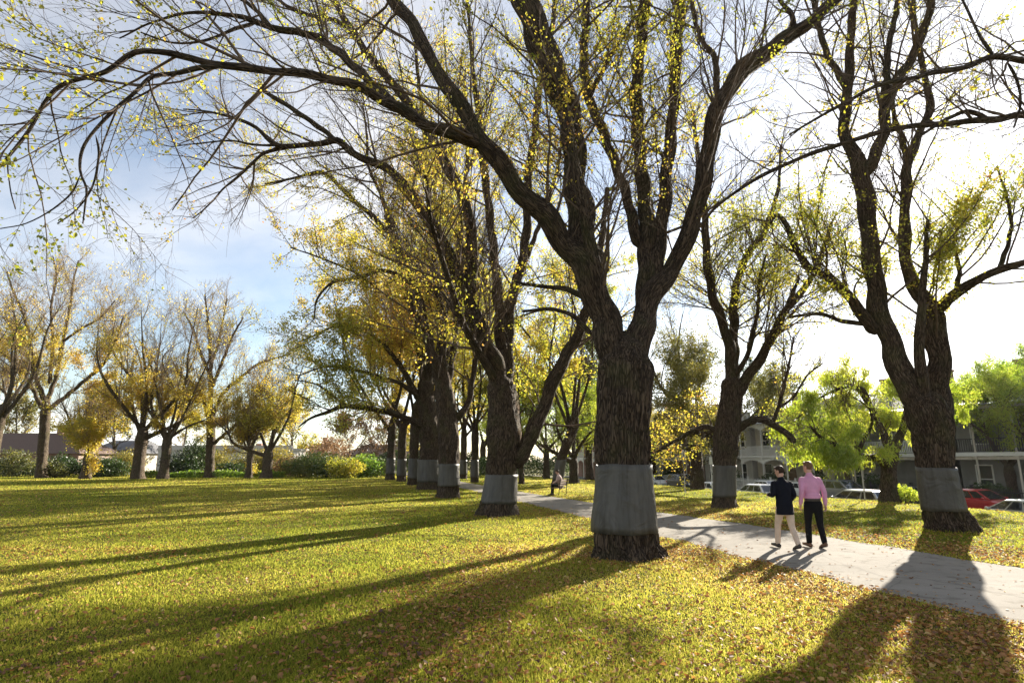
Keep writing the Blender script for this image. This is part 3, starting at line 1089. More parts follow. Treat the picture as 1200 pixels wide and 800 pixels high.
# dead leaves lying in the grass, fewer on the path
N = 420000
x, y, r = wedge(N, 4.3, 62)
on = ~off_path(x, y, 0.0)
bd = bed(x, y)
pr = np.clip(bd * 0.48, 0, 1)
a, b = path_edges(y)
pr = np.where(on, 0.022 * np.exp(-np.clip(y - 10, 0, 50) / 8) + 0.25 * np.exp(-np.minimum(np.abs(x - a), np.abs(b - x)) / 0.12), pr)
kp = (RNG.random(N) < pr) & (st_s(x, y) < 0.5)
x, y, r, on = x[kp], y[kp], r[kp], on[kp]
n = len(x)
z = ground_z(x, y) + np.where(on, 0.022, RNG.uniform(0.012, 0.05, n))
s = (0.018 + 0.043 * RNG.random(n) ** 1.5) * (1 + r / 40)
al = RNG.uniform(0, 2 * PI, n)
tl = RNG.normal(size=n) * np.where(on, 0.12, 0.42)
A = norm(np.stack([np.cos(al), np.sin(al), tl], 1))
B_ = norm(np.cross(A, np.array([0, 0, 1.0]) + RNG.normal(size=(n, 3)) * np.where(on, 0.1, 0.3)[:, None]))
Nn = np.cross(B_, A)
P = np.stack([x, y, z], 1) - A * s[:, None] * 0.5
sc = s[:, None]
fo = (RNG.uniform(0.02, 0.25, n) * s)[:, None]
w2_ = sc * 0.34
V = np.stack([P, P + A * sc * 0.3 + B_ * w2_ + Nn * fo, P + A * sc * 0.68 + B_ * w2_ * 0.8 + Nn * fo, P + A * sc, P + A * sc * 0.68 - B_ * w2_ * 0.8 + Nn * fo, P + A * sc * 0.3 - B_ * w2_ + Nn * fo], 1)
o = np.arange(n)[:, None] * 6
F = np.concatenate([o + np.array([[0, 1, 2, 3]]), o + np.array([[0, 3, 4, 5]])], 0)
tn = np.clip(RNG.beta(1.6, 1.7, n) + 0.1 * nz(x, y, 0.7), 0, 1)
tag(mesh_np('fallen_leaves', V.reshape(-1, 3), F, M['litter'], attrs={'tint': ('FLOAT', np.repeat(tn, 6))}, smooth=False),
    'brown and orange dead leaves scattered over the lawn and path edges', 'leaves', kind='stuff')
print('ground built', n)

# ------------------------------------------------------------------ the avenue, traced
AV = 'big elms of the avenue beside the path'
YA = on_ground(735, 652)[1]
A_trunk = [(735, 652, 88), (733, 636, 78), (731, 620, 78), (731, 585, 71), (731, 548, 65), (730, 500, 67), (730, 460, 69), (731, 428, 64), (732, 405, 44)]
A_limbs = [
    # great limb to the upper left
    [(722, 445, 30), (714, 400, 40), (707, 368, 40, -0.1), (692, 328, 38, -0.2), (666, 288, 34, -0.4), (642, 259, 31, -0.6), (605, 217, 28, -0.9), (567, 168, 25, -1.2), (537, 120, 22, -1.4), (507, 75, 19, -1.5), (485, 30, 18, -1.4), (459, -2, 17, -1.2), (425, -60, 14, -0.8), (370, -150, 10, -0.4), (330, -240, 6, 0)],
    # long arm reaching left across the sky
    [(567, 170, 21, -1.2), (541, 160, 19, -1.4), (500, 146, 17, -1.7), (455, 120, 15, -2.0), (417, 101, 13, -2.3), (375, 90, 12.5, -2.6), (319, 83, 11.5, -3.0), (262, 77, 11, -3.3), (217, 67, 10, -3.5), (187, 61, 9.5, -3.7), (157, 62, 9, -3.8), (124, 84, 8, -3.9), (75, 99, 7, -4.0), (52, 120, 6.5, -4.0), (34, 154, 6, -4.0), (0, 195, 4.5, -4.0), (-25, 232, 3, -4)],
    [(264, 78, 8, -3.3), (240, 79, 8, -3.5), (210, 85, 7.5, -3.7), (180, 90, 7, -3.9), (157, 109, 6.5, -4.1), (124, 139, 6, -4.2), (99, 169, 5.2, -4.3), (94, 199, 4.4, -4.4), (101, 221, 3.6, -4.4), (100, 240, 3, -4.4), (97, 262, 2.2, -4.4)],
    [(112, 158, 4, -4.2), (116, 180, 3.6, -4.1), (111, 210, 3.2, -4.0), (101, 232, 2.8, -3.9), (85, 250, 2.4, -3.8), (67, 262, 2, -3.8)],
    [(94, 205, 3.4, -4.4), (84, 226, 3, -4.4), (62, 245, 2.6, -4.5), (30, 262, 2.2, -4.6), (0, 268, 1.8, -4.6)],
    [(30, 160, 3, -4.0), (10, 185, 2.6, -4.1), (12, 220, 2.2, -4.2), (18, 245, 1.8, -4.2)],
    # limbs above the long arm
    [(466, 125, 12, -1.9), (430, 92, 12, -1.6), (402, 66, 11.5, -1.4), (378, 48, 11, -1.2), (348, 37, 10, -1.2), (330, 36, 9.5, -1.2), (300, 26, 8.5, -1.3), (277, 19, 7, -1.4), (225, 15, 5, -1.6), (180, 26, 3.5, -1.8), (140, 45, 2.4, -2)],
    [(300, 27, 6, -1.3), (270, 36, 5, -1.6), (240, 48, 4, -1.9), (200, 50, 3.2, -2.2), (165, 38, 2.4, -2.4)],
    [(320, 34, 6, -1.2), (295, 8, 5.5, -0.9), (262, -12, 4.5, -0.6), (220, -30, 3, -0.3)],
    # centre stem
    [(722, 445, 30), (715, 405, 40), (707, 368, 40), (692, 322, 42, 0.1), (681, 262, 38, 0.2), (673, 200, 33, 0.2), (670, 150, 33, 0.2), (653, 95, 37, 0.1), (630, 40, 37, 0), (612, -10, 34, -0.1), (592, -80, 30, -0.2), (570, -170, 24, -0.3), (556, -260, 15, -0.4), (550, -340, 8, -0.4)],
    # fork to the right
    [(740, 450, 30), (746, 410, 38, 0.1), (755, 372, 35, 0.3), (766, 342, 32, 0.5), (786, 318, 28, 0.6), (803, 282, 26, 0.5), (817, 240, 25, 0.3), (828, 190, 25, 0.1), (837, 140, 24, -0.1), (852, 105, 25, -0.2), (880, 75, 27, -0.3), (915, 50, 22, -0.4), (950, 25, 18, -0.5), (985, -5, 16, -0.6), (1040, -60, 12, -0.8), (1090, -130, 8, -0.9)],
    [(746, 420, 26, 0.2), (754, 375, 30, 0.4), (757, 340, 28, 0.6), (758, 300, 26, 0.8), (757, 250, 21, 1.0), (752, 205, 19, 1.1), (748, 160, 18, 1.2), (746, 100, 18, 1.3), (752, 40, 17, 1.4), (757, -10, 16, 1.5), (768, -110, 12, 1.6), (775, -220, 7, 1.7)],
    [(762, 352, 30, 0.5), (770, 300, 22, 0.8), (778, 245, 19, 1.0), (782, 195, 18, 1.1), (789, 130, 16, 1.2), (793, 60, 16, 1.3), (798, 0, 15, 1.4), (812, -100, 11, 1.6), (820, -200, 6, 1.8)],
    [(748, 290, 17, 0.9), (735, 232, 14, 1.0), (720, 190, 13, 1.1), (705, 150, 13, 1.1), (690, 115, 13, 1.2), (684, 70, 12, 1.2), (687, 20, 11, 1.2), (686, -40, 9, 1.2), (690, -140, 5, 1.3)],
    [(688, 120, 8, 0.9), (700, 95, 7, 0.7), (722, 55, 6, 0.5), (738, 30, 5, 0.4), (760, -10, 4, 0.3)],
    [(690, 350, 10, 0.8), (660, 338, 7, 1.1), (628, 335, 5, 1.4), (605, 330, 3.6, 1.7)],
    [(694, 392, 9, 0.9), (668, 368, 6, 1.2), (640, 362, 5, 1.5), (612, 365, 3.6, 1.7)],
    [(840, 110, 9, 0), (838, 70, 8, 0.3), (822, 45, 7, 0.5), (812, 10, 6, 0.7), (810, -40, 4, 0.9)],
    [(930, 38, 9, -0.5), (928, 18, 7, -0.5), (912, -5, 6, -0.4), (905, -50, 4, -0.3)],
]
A_limbs = [[(q[0], q[1], q[2] * 0.93, *q[3:]) for q in l] for l in A_limbs]
traced_tree('elm_tree', 'massive elm with broad grey sheet on its trunk and one arm reaching far left', YA, A_trunk, A_limbs, 1.0, AV,
            guard=None, sides=120, step=0.035, rough=0.13, flare=0.34, fill=1, fill_len=9, smooth_zone=(0.5, 1.83),
            tw=dict(n2=350, len2=3.0, k3=7, k4=5, upb=0.4, up=0.03, wander=0.10, tmin=0.16),
            crown=dict(N=26000, size=0.072, ck=0.8, cth=-0.35, tint=(0.58, 0.28), spread=0.03))
rootA = bpy.data.objects['elm_tree']
tA = trace(A_trunk, YA)
pA = catmull(tA, 0.05)
guard_on(rootA, pA[:, :3], pA[:, 3], 0.50, 1.83, 1.0)

YB = on_ground(583, 603)[1]
B_trunk = [(583, 603, 48), (584, 592, 44), (586, 575, 40), (588, 557, 37), (589, 530, 40), (590, 505, 42), (589, 480, 36), (587, 450, 30)]
B_limbs = [
    [(590, 520, 30), (607, 536, 23, -0.1), (620, 515, 20, -0.1), (634, 485, 18, 0), (652, 438, 17, 0.1), (666, 413, 16, 0.3), (680, 385, 14, 0.5), (694, 340, 13, 0.8), (705, 280, 9, 1.0), (712, 220, 6, 1.2)],
    [(588, 470, 28), (579, 424, 26, -0.3), (561, 389, 24, -0.6), (547, 354, 22, -0.8), (540, 330, 20, -1.0), (527, 300, 18, -1.2), (504, 259, 17, -1.5), (477, 221, 15, -1.8), (455, 199, 13, -2.0), (417, 181, 11, -2.3), (395, 165, 10, -2.5), (375, 168, 9, -2.7), (337, 172, 8, -2.9), (318, 166, 7, -3.0), (300, 150, 6, -3.1), (277, 139, 5, -3.2), (244, 131, 3.4, -3.4), (215, 128, 2, -3.5)],
    [(440, 190, 9, -2.1), (420, 184, 9, -2.3), (398, 168, 8, -2.5), (375, 150, 8, -2.6), (337, 124, 7, -2.8), (309, 107, 6, -2.9), (308, 106, 2, -2.9)],
    [(340, 172, 6, -2.9), (322, 176, 5.5, -2.8), (307, 181, 5, -2.7), (292, 195, 4.5, -2.6), (278, 208, 4, -2.5), (262, 221, 3, -2.4), (245, 240, 2.4, -2.4), (226, 256, 2, -2.3)],
    [(326, 170, 4, -3.0), (300, 170, 3.6, -3.2), (270, 165, 3, -3.4), (235, 168, 2.2, -3.6), (200, 172, 1.6, -3.8)],
    [(548, 352, 20, -0.8), (553, 310, 18, -0.9), (553, 285, 17, -1.0), (547, 244, 16, -1.2), (530, 206, 15, -1.4), (507, 165, 14, -1.6), (492, 139, 13.5, -1.7), (466, 105, 13, -1.9), (440, 75, 12, -2.0), (421, 49, 11, -2.1), (402, 19, 10, -2.2), (385, -10, 9, -2.3), (350, -80, 6, -2.4), (320, -150, 4, -2.5)],
    [(430, 62, 8, -2.0), (412, 40, 7, -2.0), (395, 25, 6.5, -2.0), (370, 20, 6, -2.1), (340, 10, 5, -2.2), (310, -15, 4, -2.3)],
    [(590, 470, 26), (594, 420, 20, 0.4), (598, 357, 16, 0.7), (610, 315, 14, 0.9), (617, 270, 13, 1.1), (620, 202, 12, 1.3), (627, 157, 11, 1.4), (631, 112, 10, 1.5), (639, 75, 9, 1.6), (650, 10, 7, 1.8), (655, -60, 4, 2)],
    [(586, 450, 22), (587, 400, 17, 0.2), (583, 340, 15, 0.4), (578, 290, 13, 0.5), (572, 235, 12, 0.6), (566, 190, 11, 0.7), (562, 140, 9, 0.8), (555, 90, 7, 0.9), (550, 30, 5, 1.0), (545, -40, 3, 1)],
    [(600, 345, 8, 0.8), (622, 290, 7, 1.1), (640, 240, 6, 1.4), (655, 190, 5, 1.6), (660, 130, 3, 1.8)],
]
B_limbs = [[(q[0], q[1], q[2] * 0.9, *q[3:]) for q in l] for l in B_limbs]
traced_tree('elm_tree', 'dark elm left of the biggest trunk, forking low with one thick limb leaning right', YB, B_trunk, B_limbs, 2.3, AV,
            guard=(0.42, 1.42), sides=48, step=0.06, flare=0.35, fill=3, fill_len=9,
            tw=dict(n2=330, len2=3.4, k3=7, k4=5, upb=0.4, up=0.03, thin=1.15, wander=0.09),
            crown=dict(N=27000, size=0.098, ck=0.6, cth=-0.35, tint=(0.62, 0.25), spread=0.05, folded=False))

YC = on_ground(526, 583)[1]
C_trunk = [(526, 583, 30), (526, 578, 27), (526, 560, 25), (526, 543, 24), (526, 510, 26), (523, 475, 25), (519, 445, 22), (517, 420, 18)]
C_limbs = [
    [(520, 450, 20), (509, 424, 17, -0.5), (500, 390, 15, -0.8), (491, 350, 13, -1.1), (474, 305, 12, -1.5), (467, 287, 11, -1.7), (456, 273, 10, -1.9), (435, 252, 9, -2.2), (407, 228, 8, -2.6), (390, 210, 7, -2.8), (372, 202, 6, -3.0), (340, 210, 4, -3.3), (310, 216, 2.5, -3.5)],
    [(460, 280, 8, -1.8), (456, 255, 7, -1.8), (445, 225, 6, -1.9), (432, 195, 5, -2), (430, 160, 4, -2), (425, 120, 2.5, -2)],
    [(519, 445, 18), (516, 375, 14, 0.3), (509, 305, 12, 0.5), (503, 235, 10, 0.7), (498, 160, 8, 0.9), (490, 90, 6, 1), (485, 30, 4, 1)],
    [(521, 460, 16), (532, 400, 13, 0.5), (538, 330, 11, 0.8), (540, 260, 9, 1.1), (548, 180, 7, 1.3), (545, 100, 5, 1.5)],
    [(523, 500, 14), (540, 485, 11, 0.2), (549, 470, 10, 0.3), (556, 430, 9, 0.4), (566, 380, 7, 0.6), (570, 320, 5, 0.8)],
    [(512, 430, 11, -0.4), (492, 380, 9, -1), (480, 345, 8, -1.5), (474, 328, 8, -1.7), (449, 317, 7, -2), (418, 326, 6, -2.4), (390, 331, 5, -2.7), (372, 350, 3.5, -2.9), (368, 374, 2.4, -3)],
    [(425, 324, 4, -2.3), (400, 312, 3.6, -2.6), (370, 300, 3, -3), (340, 290, 2, -3.3)],
]
C_limbs = [[(q[0], q[1], q[2] * 0.78, *q[3:]) for q in l] for l in C_limbs]
traced_tree('elm_tree', 'third elm along the avenue, tall slim stems above a narrow grey wrapped trunk', YC, C_trunk, C_limbs, 3.1, AV,
            guard=(0.6, 1.75), sides=36, step=0.09, flare=0.3, fill=2, fill_len=9, bark='bark',
            tw=dict(n2=190, len2=3.6, k3=7, k4=5, upb=0.4, up=0.04, thin=1.3, wander=0.09, minr=0.006),
            crown=dict(N=30000, size=0.12, ck=0.5, cth=-0.5, tint=(0.66, 0.25), spread=0.1, folded=False))

YD = on_ground(502, 573)[1]
D_trunk = [(502, 573, 30), (502, 569, 27), (502, 555, 26), (502, 540, 25), (503, 510, 25), (501, 480, 22), (498, 450, 18)]
D_limbs = [
    [(499, 500, 14), (480, 492, 11, -1), (460, 484, 10, -2), (434, 479, 9, -3), (404, 476, 8, -4), (380, 484, 6, -4.6), (362, 491, 4, -5), (350, 500, 2.5, -5.2)],
    [(404, 476, 5, -4), (388, 462, 4, -4.4), (370, 450, 3, -4.8), (345, 445, 2, -5.2)],
    [(498, 455, 15), (490, 400, 12, -0.5), (480, 350, 10, -1), (465, 300, 8, -1.5), (452, 250, 6, -2), (445, 210, 4, -2)],
    [(500, 460, 15), (505, 400, 12, 0.6), (503, 330, 10, 1), (508, 260, 8, 1.3), (510, 190, 5, 1.5)],
    [(492, 470, 11), (470, 430, 9, -1), (445, 400, 7, -2), (420, 385, 6, -3), (395, 382, 4.5, -3.6), (370, 392, 3, -4), (352, 400, 2, -4.3)],
    [(500, 480, 10), (520, 440, 8, 0.6), (528, 390, 7, 1), (533, 330, 5, 1.4)],
    [(496, 470, 9, 0), (470, 450, 7, -1), (440, 440, 6, -2), (410, 432, 5, -3), (380, 430, 3.5, -4), (350, 440, 2, -4.6)],
]
D_limbs = [[(q[0], q[1], q[2] * 0.78, *q[3:]) for q in l] for l in D_limbs]
traced_tree('elm_tree', 'avenue elm with a low limb stretching left under dense golden foliage', YD, D_trunk, D_limbs, 4.4, AV,
            guard=(0.5, 2.0), sides=30, step=0.12, flare=0.3, fill=2, fill_len=10,
            tw=dict(n2=190, len2=3.6, k3=6, k4=5, upb=0.4, up=0.02, thin=1.3, wander=0.10, minr=0.007),
            crown=dict(N=60000, size=0.145, ck=0.45, cth=-0.7, tint=(0.66, 0.28), spread=0.16, folded=False))

YH = on_ground(1113, 622)[1]
H_trunk = [(1114, 622, 66), (1111, 612, 60), (1107, 600, 55), (1102, 575, 52), (1097, 547, 49), (1093, 515, 52), (1088, 492, 56), (1080, 468, 48)]
H_limbs = [
    [(1078, 480, 40), (1066, 455, 36), (1050, 418, 31), (1035, 380, 28.5), (1027, 345, 27), (1021, 300, 24.5), (1017, 260, 24, 0.1), (1013, 222, 25, 0.1), (1009, 200, 24, 0.1), (998, 178, 18, 0.1), (990, 155, 16, 0.2), (990, 130, 15, 0.2), (994, 105, 14, 0.2), (996, 56, 11.5, 0.2), (999, 19, 10.5, 0.3), (1001, -10, 9, 0.3), (1006, -90, 6, 0.4), (1004, -160, 3, 0.5)],
    [(994, 108, 11, 0.2), (984, 88, 10, 0.2), (971, 68, 9, 0.1), (962, 40, 8, 0), (957, 18, 7.5, 0), (948, -30, 6, -0.2), (935, -100, 3, -0.4)],
    [(1011, 208, 20, 0.1), (1024, 186, 16.5, -0.1), (1035, 157, 15.5, -0.2), (1039, 124, 15, -0.3), (1050, 97, 14.5, -0.4), (1069, 67, 13.5, -0.5), (1084, 32, 11.5, -0.6), (1090, 10, 11, -0.7), (1092, -20, 9, -0.8), (1110, -100, 6, -1), (1120, -180, 3, -1)],
    [(1038, 122, 11, -0.3), (1039, 94, 10, -0.2), (1041, 56, 9, -0.1), (1050, 15, 8, 0), (1054, -20, 7, 0), (1060, -100, 4, 0.2)],
    [(1092, 500, 44, 0.2), (1099, 468, 36, 0.3), (1099, 420, 32, 0.4), (1096, 380, 32, 0.5), (1088, 358, 26, 0.5), (1073, 338, 20, 0.5), (1062, 312, 17, 0.6), (1060, 287, 16, 0.6), (1061, 240, 14, 0.7), (1062, 205, 14, 0.7), (1068, 180, 12, 0.8), (1078, 155, 11, 0.8), (1090, 126, 11, 0.9), (1085, 97, 9, 0.9), (1080, 70, 8, 1), (1072, 20, 6, 1), (1068, -40, 4, 1.1)],
    [(1063, 190, 9, 0.7), (1057, 161, 8, 0.6), (1048, 139, 6.5, 0.6), (1044, 100, 5, 0.5), (1030, 60, 3, 0.4)],
    [(1096, 368, 22, 0.4), (1110, 351, 17, 0), (1128, 340, 16, -0.3), (1152, 323, 14, -0.7), (1177, 315, 13, -1), (1205, 306, 11, -1.4), (1250, 285, 8, -1.8), (1300, 250, 5, -2)],
    [(1026, 392, 18), (1009, 366, 16, -0.2), (988, 340, 14, -0.4), (967, 323, 13, -0.6), (949, 315, 11, -0.8), (938, 300, 10, -0.9), (928, 280, 8.5, -1), (921, 263, 7, -1.1), (911, 251, 6, -1.2), (902, 262, 4, -1.3)],
    [(1020, 380, 7, -0.1), (1000, 378, 7, 0.3), (985, 376, 6.5, 0.5), (967, 369, 5.5, 0.8), (949, 368, 4.5, 1), (925, 372, 3, 1.3)],
    [(1170, 317, 8, -0.9), (1180, 290, 7, -0.8), (1185, 260, 6, -0.6), (1178, 225, 4.5, -0.5), (1168, 195, 3, -0.4)],
    [(1120, 345, 8, -0.2), (1124, 315, 7, 0.2), (1118, 285, 5.5, 0.6), (1128, 250, 4, 0.9), (1140, 220, 2.6, 1.1)],
]
traced_tree('elm_tree', 'two stemmed elm leaning left over the lawn, wide grey sheet near its foot', YH, H_trunk, H_limbs, 5.2, AV,
            guard=(0.55, 1.72), sides=60, step=0.05, flare=0.30, fill=1, fill_len=7,
            tw=dict(n2=250, len2=3.0, k3=7, k4=5, upb=0.4, up=0.03, thin=1.0, wander=0.10),
            crown=dict(N=27000, size=0.083, ck=0.7, cth=-0.3, tint=(0.58, 0.25), spread=0.05, folded=False,
                       zprof=lambda P: np.where(P[:, 0] > on_ground(1113, 622)[0] - 0.3, 1.0, 0.42) * np.exp(-((P[:, 2] - 6.6) / 3.4) ** 2) + 0.14))

YI = on_ground(849, 595)[1]
I_trunk = [(849, 595, 34), (849, 588, 30), (849, 570, 27), (849, 551, 27), (850, 520, 32), (852, 502, 33), (857, 470, 29), (859, 448, 25)]
I_limbs = [
    [(859, 455, 18), (856, 420, 15), (853, 396, 13.5), (841, 364, 12.5, -0.3), (831, 325, 12, -0.6), (827, 280, 10, -0.8), (825, 235, 8, -1), (818, 185, 6, -1.2), (812, 130, 4, -1.3)],
    [(860, 450, 15), (860, 400, 13, 0.4), (860, 361, 12, 0.6), (863, 333, 10, 0.8), (876, 298, 10, 1), (893, 277, 9, 1.2), (902, 255, 7, 1.3), (912, 220, 5, 1.5), (915, 170, 3, 1.6)],
    [(860, 466, 18), (876, 442, 15, -0.2), (897, 410, 13, -0.4), (912, 380, 12, -0.6), (920, 365, 11, -0.7), (935, 347, 10, -0.8), (951, 325, 8, -1), (962, 300, 6, -1.2), (975, 260, 4, -1.4)],
    [(920, 367, 7, -0.7), (926, 350, 6, -0.8), (934, 332, 4.5, -0.9), (936, 322, 3, -0.9)],
    [(860, 505, 14), (877, 494, 10, -0.2), (892, 492, 10, -0.4), (907, 497, 10, -0.6), (919, 506, 10, -0.8), (929, 516, 9, -0.9), (931, 518, 5, -0.9)],
    [(905, 496, 6, -0.6), (912, 478, 5, -0.6), (918, 455, 4.5, -0.6), (925, 425, 3.6, -0.6), (930, 395, 2.4, -0.6)],
    [(912, 478, 4, -0.6), (930, 465, 3.4, -0.7), (946, 440, 2.8, -0.8), (965, 425, 2, -0.9)],
    [(848, 510, 10), (828, 500, 7, 0.5), (806, 508, 6, 0.9), (785, 520, 4, 1.2), (768, 530, 3, 1.4)],
]
traced_tree('elm_tree', 'elm across the path from the biggest trunk, its bole swollen above the sheet', YI, I_trunk, I_limbs, 6.6, AV,
            guard=(0.45, 1.72), sides=44, step=0.07, flare=0.3, fill=1, fill_len=6,
            tw=dict(n2=260, len2=3.0, k3=7, k4=5, upb=0.4, up=0.03, thin=1.1, wander=0.11),
            crown=dict(N=19000, size=0.098, ck=0.7, cth=-0.3, tint=(0.5, 0.25), spread=0.08, folded=False))

# off the right of the frame: only its limbs reach in
YQ = 12.0
Q_trunk = [(1440, 668, 90), (1436, 640, 78), (1432, 560, 70), (1425, 450, 66), (1412, 360, 60), (1395, 280, 50)]
Q_limbs = [
    [(1405, 330, 40), (1360, 240, 30, -0.2), (1300, 180, 22, -0.4), (1250, 150, 17, -0.5), (1200, 135, 13, -0.6), (1165, 140, 11, -0.6), (1117, 144, 9.5, -0.7), (1080, 147, 8.5, -0.7), (1042, 152, 7.5, -0.8), (1012, 161, 7, -0.8), (975, 172, 6.5, -0.9), (941, 184, 6, -0.9), (907, 199, 5.5, -1), (874, 217, 5, -1), (842, 240, 4, -1), (822, 262, 2.6, -1)],
    [(1160, 139, 7, -0.6), (1135, 131, 7, -0.7), (1117, 136, 6.5, -0.7), (1099, 146, 5.5, -0.8), (1080, 158, 4, -0.9)],
    [(1400, 300, 36), (1350, 190, 26, -0.8), (1290, 115, 18, -1.2), (1240, 82, 13, -1.5), (1200, 72, 11, -1.6), (1165, 66, 9.5, -1.7), (1136, 78, 9, -1.8), (1099, 84, 8.5, -1.9), (1072, 91, 7, -2), (1027, 101, 6, -2.1), (990, 121, 5, -2.1), (960, 137, 4, -2.2), (925, 158, 2.6, -2.2)],
    [(1165, 66, 6, -1.7), (1150, 45, 5, -1.6), (1135, 15, 4, -1.5), (1118, -20, 3, -1.4)],
    [(1180, 72, 5, -1.6), (1192, 95, 4.5, -1.5), (1196, 122, 4, -1.4), (1188, 150, 3, -1.3)],
    [(1395, 285, 40), (1390, 180, 30, 0.5), (1400, 60, 22, 0.8), (1420, -80, 14, 1), (1430, -200, 7, 1)],
    [(1405, 320, 30), (1450, 230, 22, 0.5), (1500, 130, 16, 1), (1540, 0, 9, 1.4)],
]
traced_tree('elm_tree', 'elm off the right edge, two long thin limbs crossing before the leaning elm', YQ, Q_trunk, Q_limbs, 7.7, AV,
            guard=(0.42, 1.7), sides=36, step=0.1, flare=0.3,
            tw=dict(n2=150, len2=2.0, k3=5, k4=4, upb=0.4, up=0.03, thin=1.0, wander=0.15),
            crown=dict(N=1800, size=0.075, ck=0.8, cth=0.1, tint=(0.5, 0.25), spread=0.03))
print('traced')

# ------------------------------------------------------------------ more of the avenue, grown
far_z = lambda t: np.clip(1.35 - 1.0 * t, 0.1, 1.0)
for (px, py, r, h, sd, lab, gd) in [
    (484, 568, 0.42, 21, 11, 'avenue elm just left of the low limbed golden one, half hidden by its neighbours', (0.5, 2.1)),
    (470, 564, 0.41, 20, 12, 'second avenue elm from the far end, its sheet dull grey', (0.5, 2.1)),
    (457, 562, 0.43, 20, 13, 'farthest elm of the avenue with a pale bluish sheet round its trunk', (0.6, 2.2)),
]:
    g = on_ground(px, py)
    auto_tree('elm_tree', lab, g[0], g[1], h, r, 7.5, sd, leaves=28000, lsize=0.19, leafmat='leaf_gold', guard=gd, group=AV, n2=130, k3=6, k4=4, len2=3.6, zprof=far_z, cth=-0.5, tint=(0.5, 0.25), thin=1.3, bark='bark', twig='twig')
for (px, py, r, h, sd, lab, mat_) in [
    (653, 570, 0.38, 17, 21, 'elm with a dark sheet behind the seated person', 'leaf'),
    (556, 565, 0.34, 18, 22, 'slender elm seen through the gap where the path runs out', 'leaf'),
    (543, 561, 0.36, 18, 23, 'small distant elm just right of the third avenue elm', 'leaf'),
    (611, 567, 0.22, 15, 24, 'thin dark elm between the low forking trunk and the seated person', 'leaf'),
]:
    g = on_ground(px, py)
    auto_tree('elm_tree', lab, g[0], g[1], h, r, 6.0, sd, leaves=17000, lsize=0.17, leafmat=mat_, guard=(0.5, 2.0) if sd != 24 else None, group=AV, n2=90, k3=6, k4=4, len2=3.2, zprof=far_z, cth=-0.4, tint=(0.5, 0.28), thin=1.6, bark='bark', twig='twig', lean=(1.3, 0.2) if sd == 21 else (0, 0))

# trees on the right between path and street
g = on_ground(818, 573)
auto_tree('broadleaf_tree', 'straight dark trunked olive leaved tree between the two grey wrapped trunks', g[0], g[1], 13, 0.42, 6.5, 31, fork=0.3, nl=7, leaves=46000, lsize=0.13, leafmat='leaf_olive',
          n2=150, k3=6, k4=4, len2=3.2, cth=-0.5, tint=(0.55, 0.3), thin=1.2, low=4, bark='bark', twig='twig', vase=1.2, droop4=0.08, zprof=lambda t: np.clip(1.5 - 1.6 * t, 0.04, 1))
g = on_ground(673, 566)
auto_tree('pepper_tree', 'pepper tree with a low black fork and hanging lime foliage behind the seated person', g[0], g[1], 8.5, 0.42, 5.5, 32, fork=0.2, leaves=40000, lsize=0.17, leafmat='leaf_lime',
          n2=110, k3=6, k4=4, len2=2.6, cth=-0.5, tint=(0.6, 0.25), thin=1.4, droop4=0.22, elong=0.3, bark='bark', twig='twig', vase=1.4)
gN = on_ground(1042, 588)
N_trunk = [(1042, 588, 27), (1041, 578, 23), (1041, 555, 20), (1043, 540, 19), (1046, 525, 15)]
N_limbs = [
    [(1042, 550, 17), (1033, 537, 13, -0.3), (1015, 535, 10, -0.8), (998, 528, 9, -1.3), (980, 521, 7, -1.8), (965, 515, 5, -2.2), (950, 500, 3, -2.5)],
    [(1046, 530, 15), (1055, 510, 12, 0.3), (1062, 488, 10, 0.6), (1060, 460, 7, 0.8), (1050, 440, 4, 1)],
    [(1045, 532, 13), (1034, 505, 10, 0.5), (1022, 480, 8, 1), (1008, 460, 6, 1.4), (990, 446, 4, 1.6), (972, 445, 2.6, 1.8)],
    [(1005, 530, 6, -1.1), (1015, 510, 5, -1.2), (1022, 495, 4, -1.3), (1018, 478, 3, -1.4), (1000, 465, 2, -1.5)],
    [(1062, 490, 8, 0.6), (1085, 470, 6, 0.8), (1110, 462, 4, 1.0), (1130, 470, 2.6, 1.2)],
    [(1022, 480, 7, 1), (1010, 455, 5, 0.4), (985, 455, 4, -0.4), (955, 470, 3, -1), (935, 490, 2, -1.4)],
]
traced_tree('pepper_tree', 'bright lime pepper tree with hanging sprays behind the man in the pink shirt', gN[1], N_trunk, N_limbs, 8.1, None, sides=26, step=0.1, rough=0.16, flare=0.4,
            tw=dict(n2=150, len2=1.7, k3=6, k4=5, upb=0.2, up=0.0, thin=1.3, wander=0.14, droop4=0.2),
            crown=dict(N=40000, size=0.145, ck=1.3, cth=-0.25, tint=(0.75, 0.28), spread=0.05, folded=False, droop=2.2, elong=0.28), leafmat='leaf_lime')
p_ = st(36.5, 18.3, -1.0)
auto_tree('pepper_tree', 'tall weeping pepper tree before the dark house at the right edge', p_[0], p_[1], 8.6, 0.32, 3.4, 33, z0=-1.0, fork=0.25, leaves=64000, lsize=0.16, leafmat='leaf_lime',
          n2=150, k3=6, k4=4, len2=2.4, cth=-0.8, tint=(0.45, 0.25), thin=1.3, droop4=0.28, elong=0.28, bark='bark', twig='twig', vase=1.3)

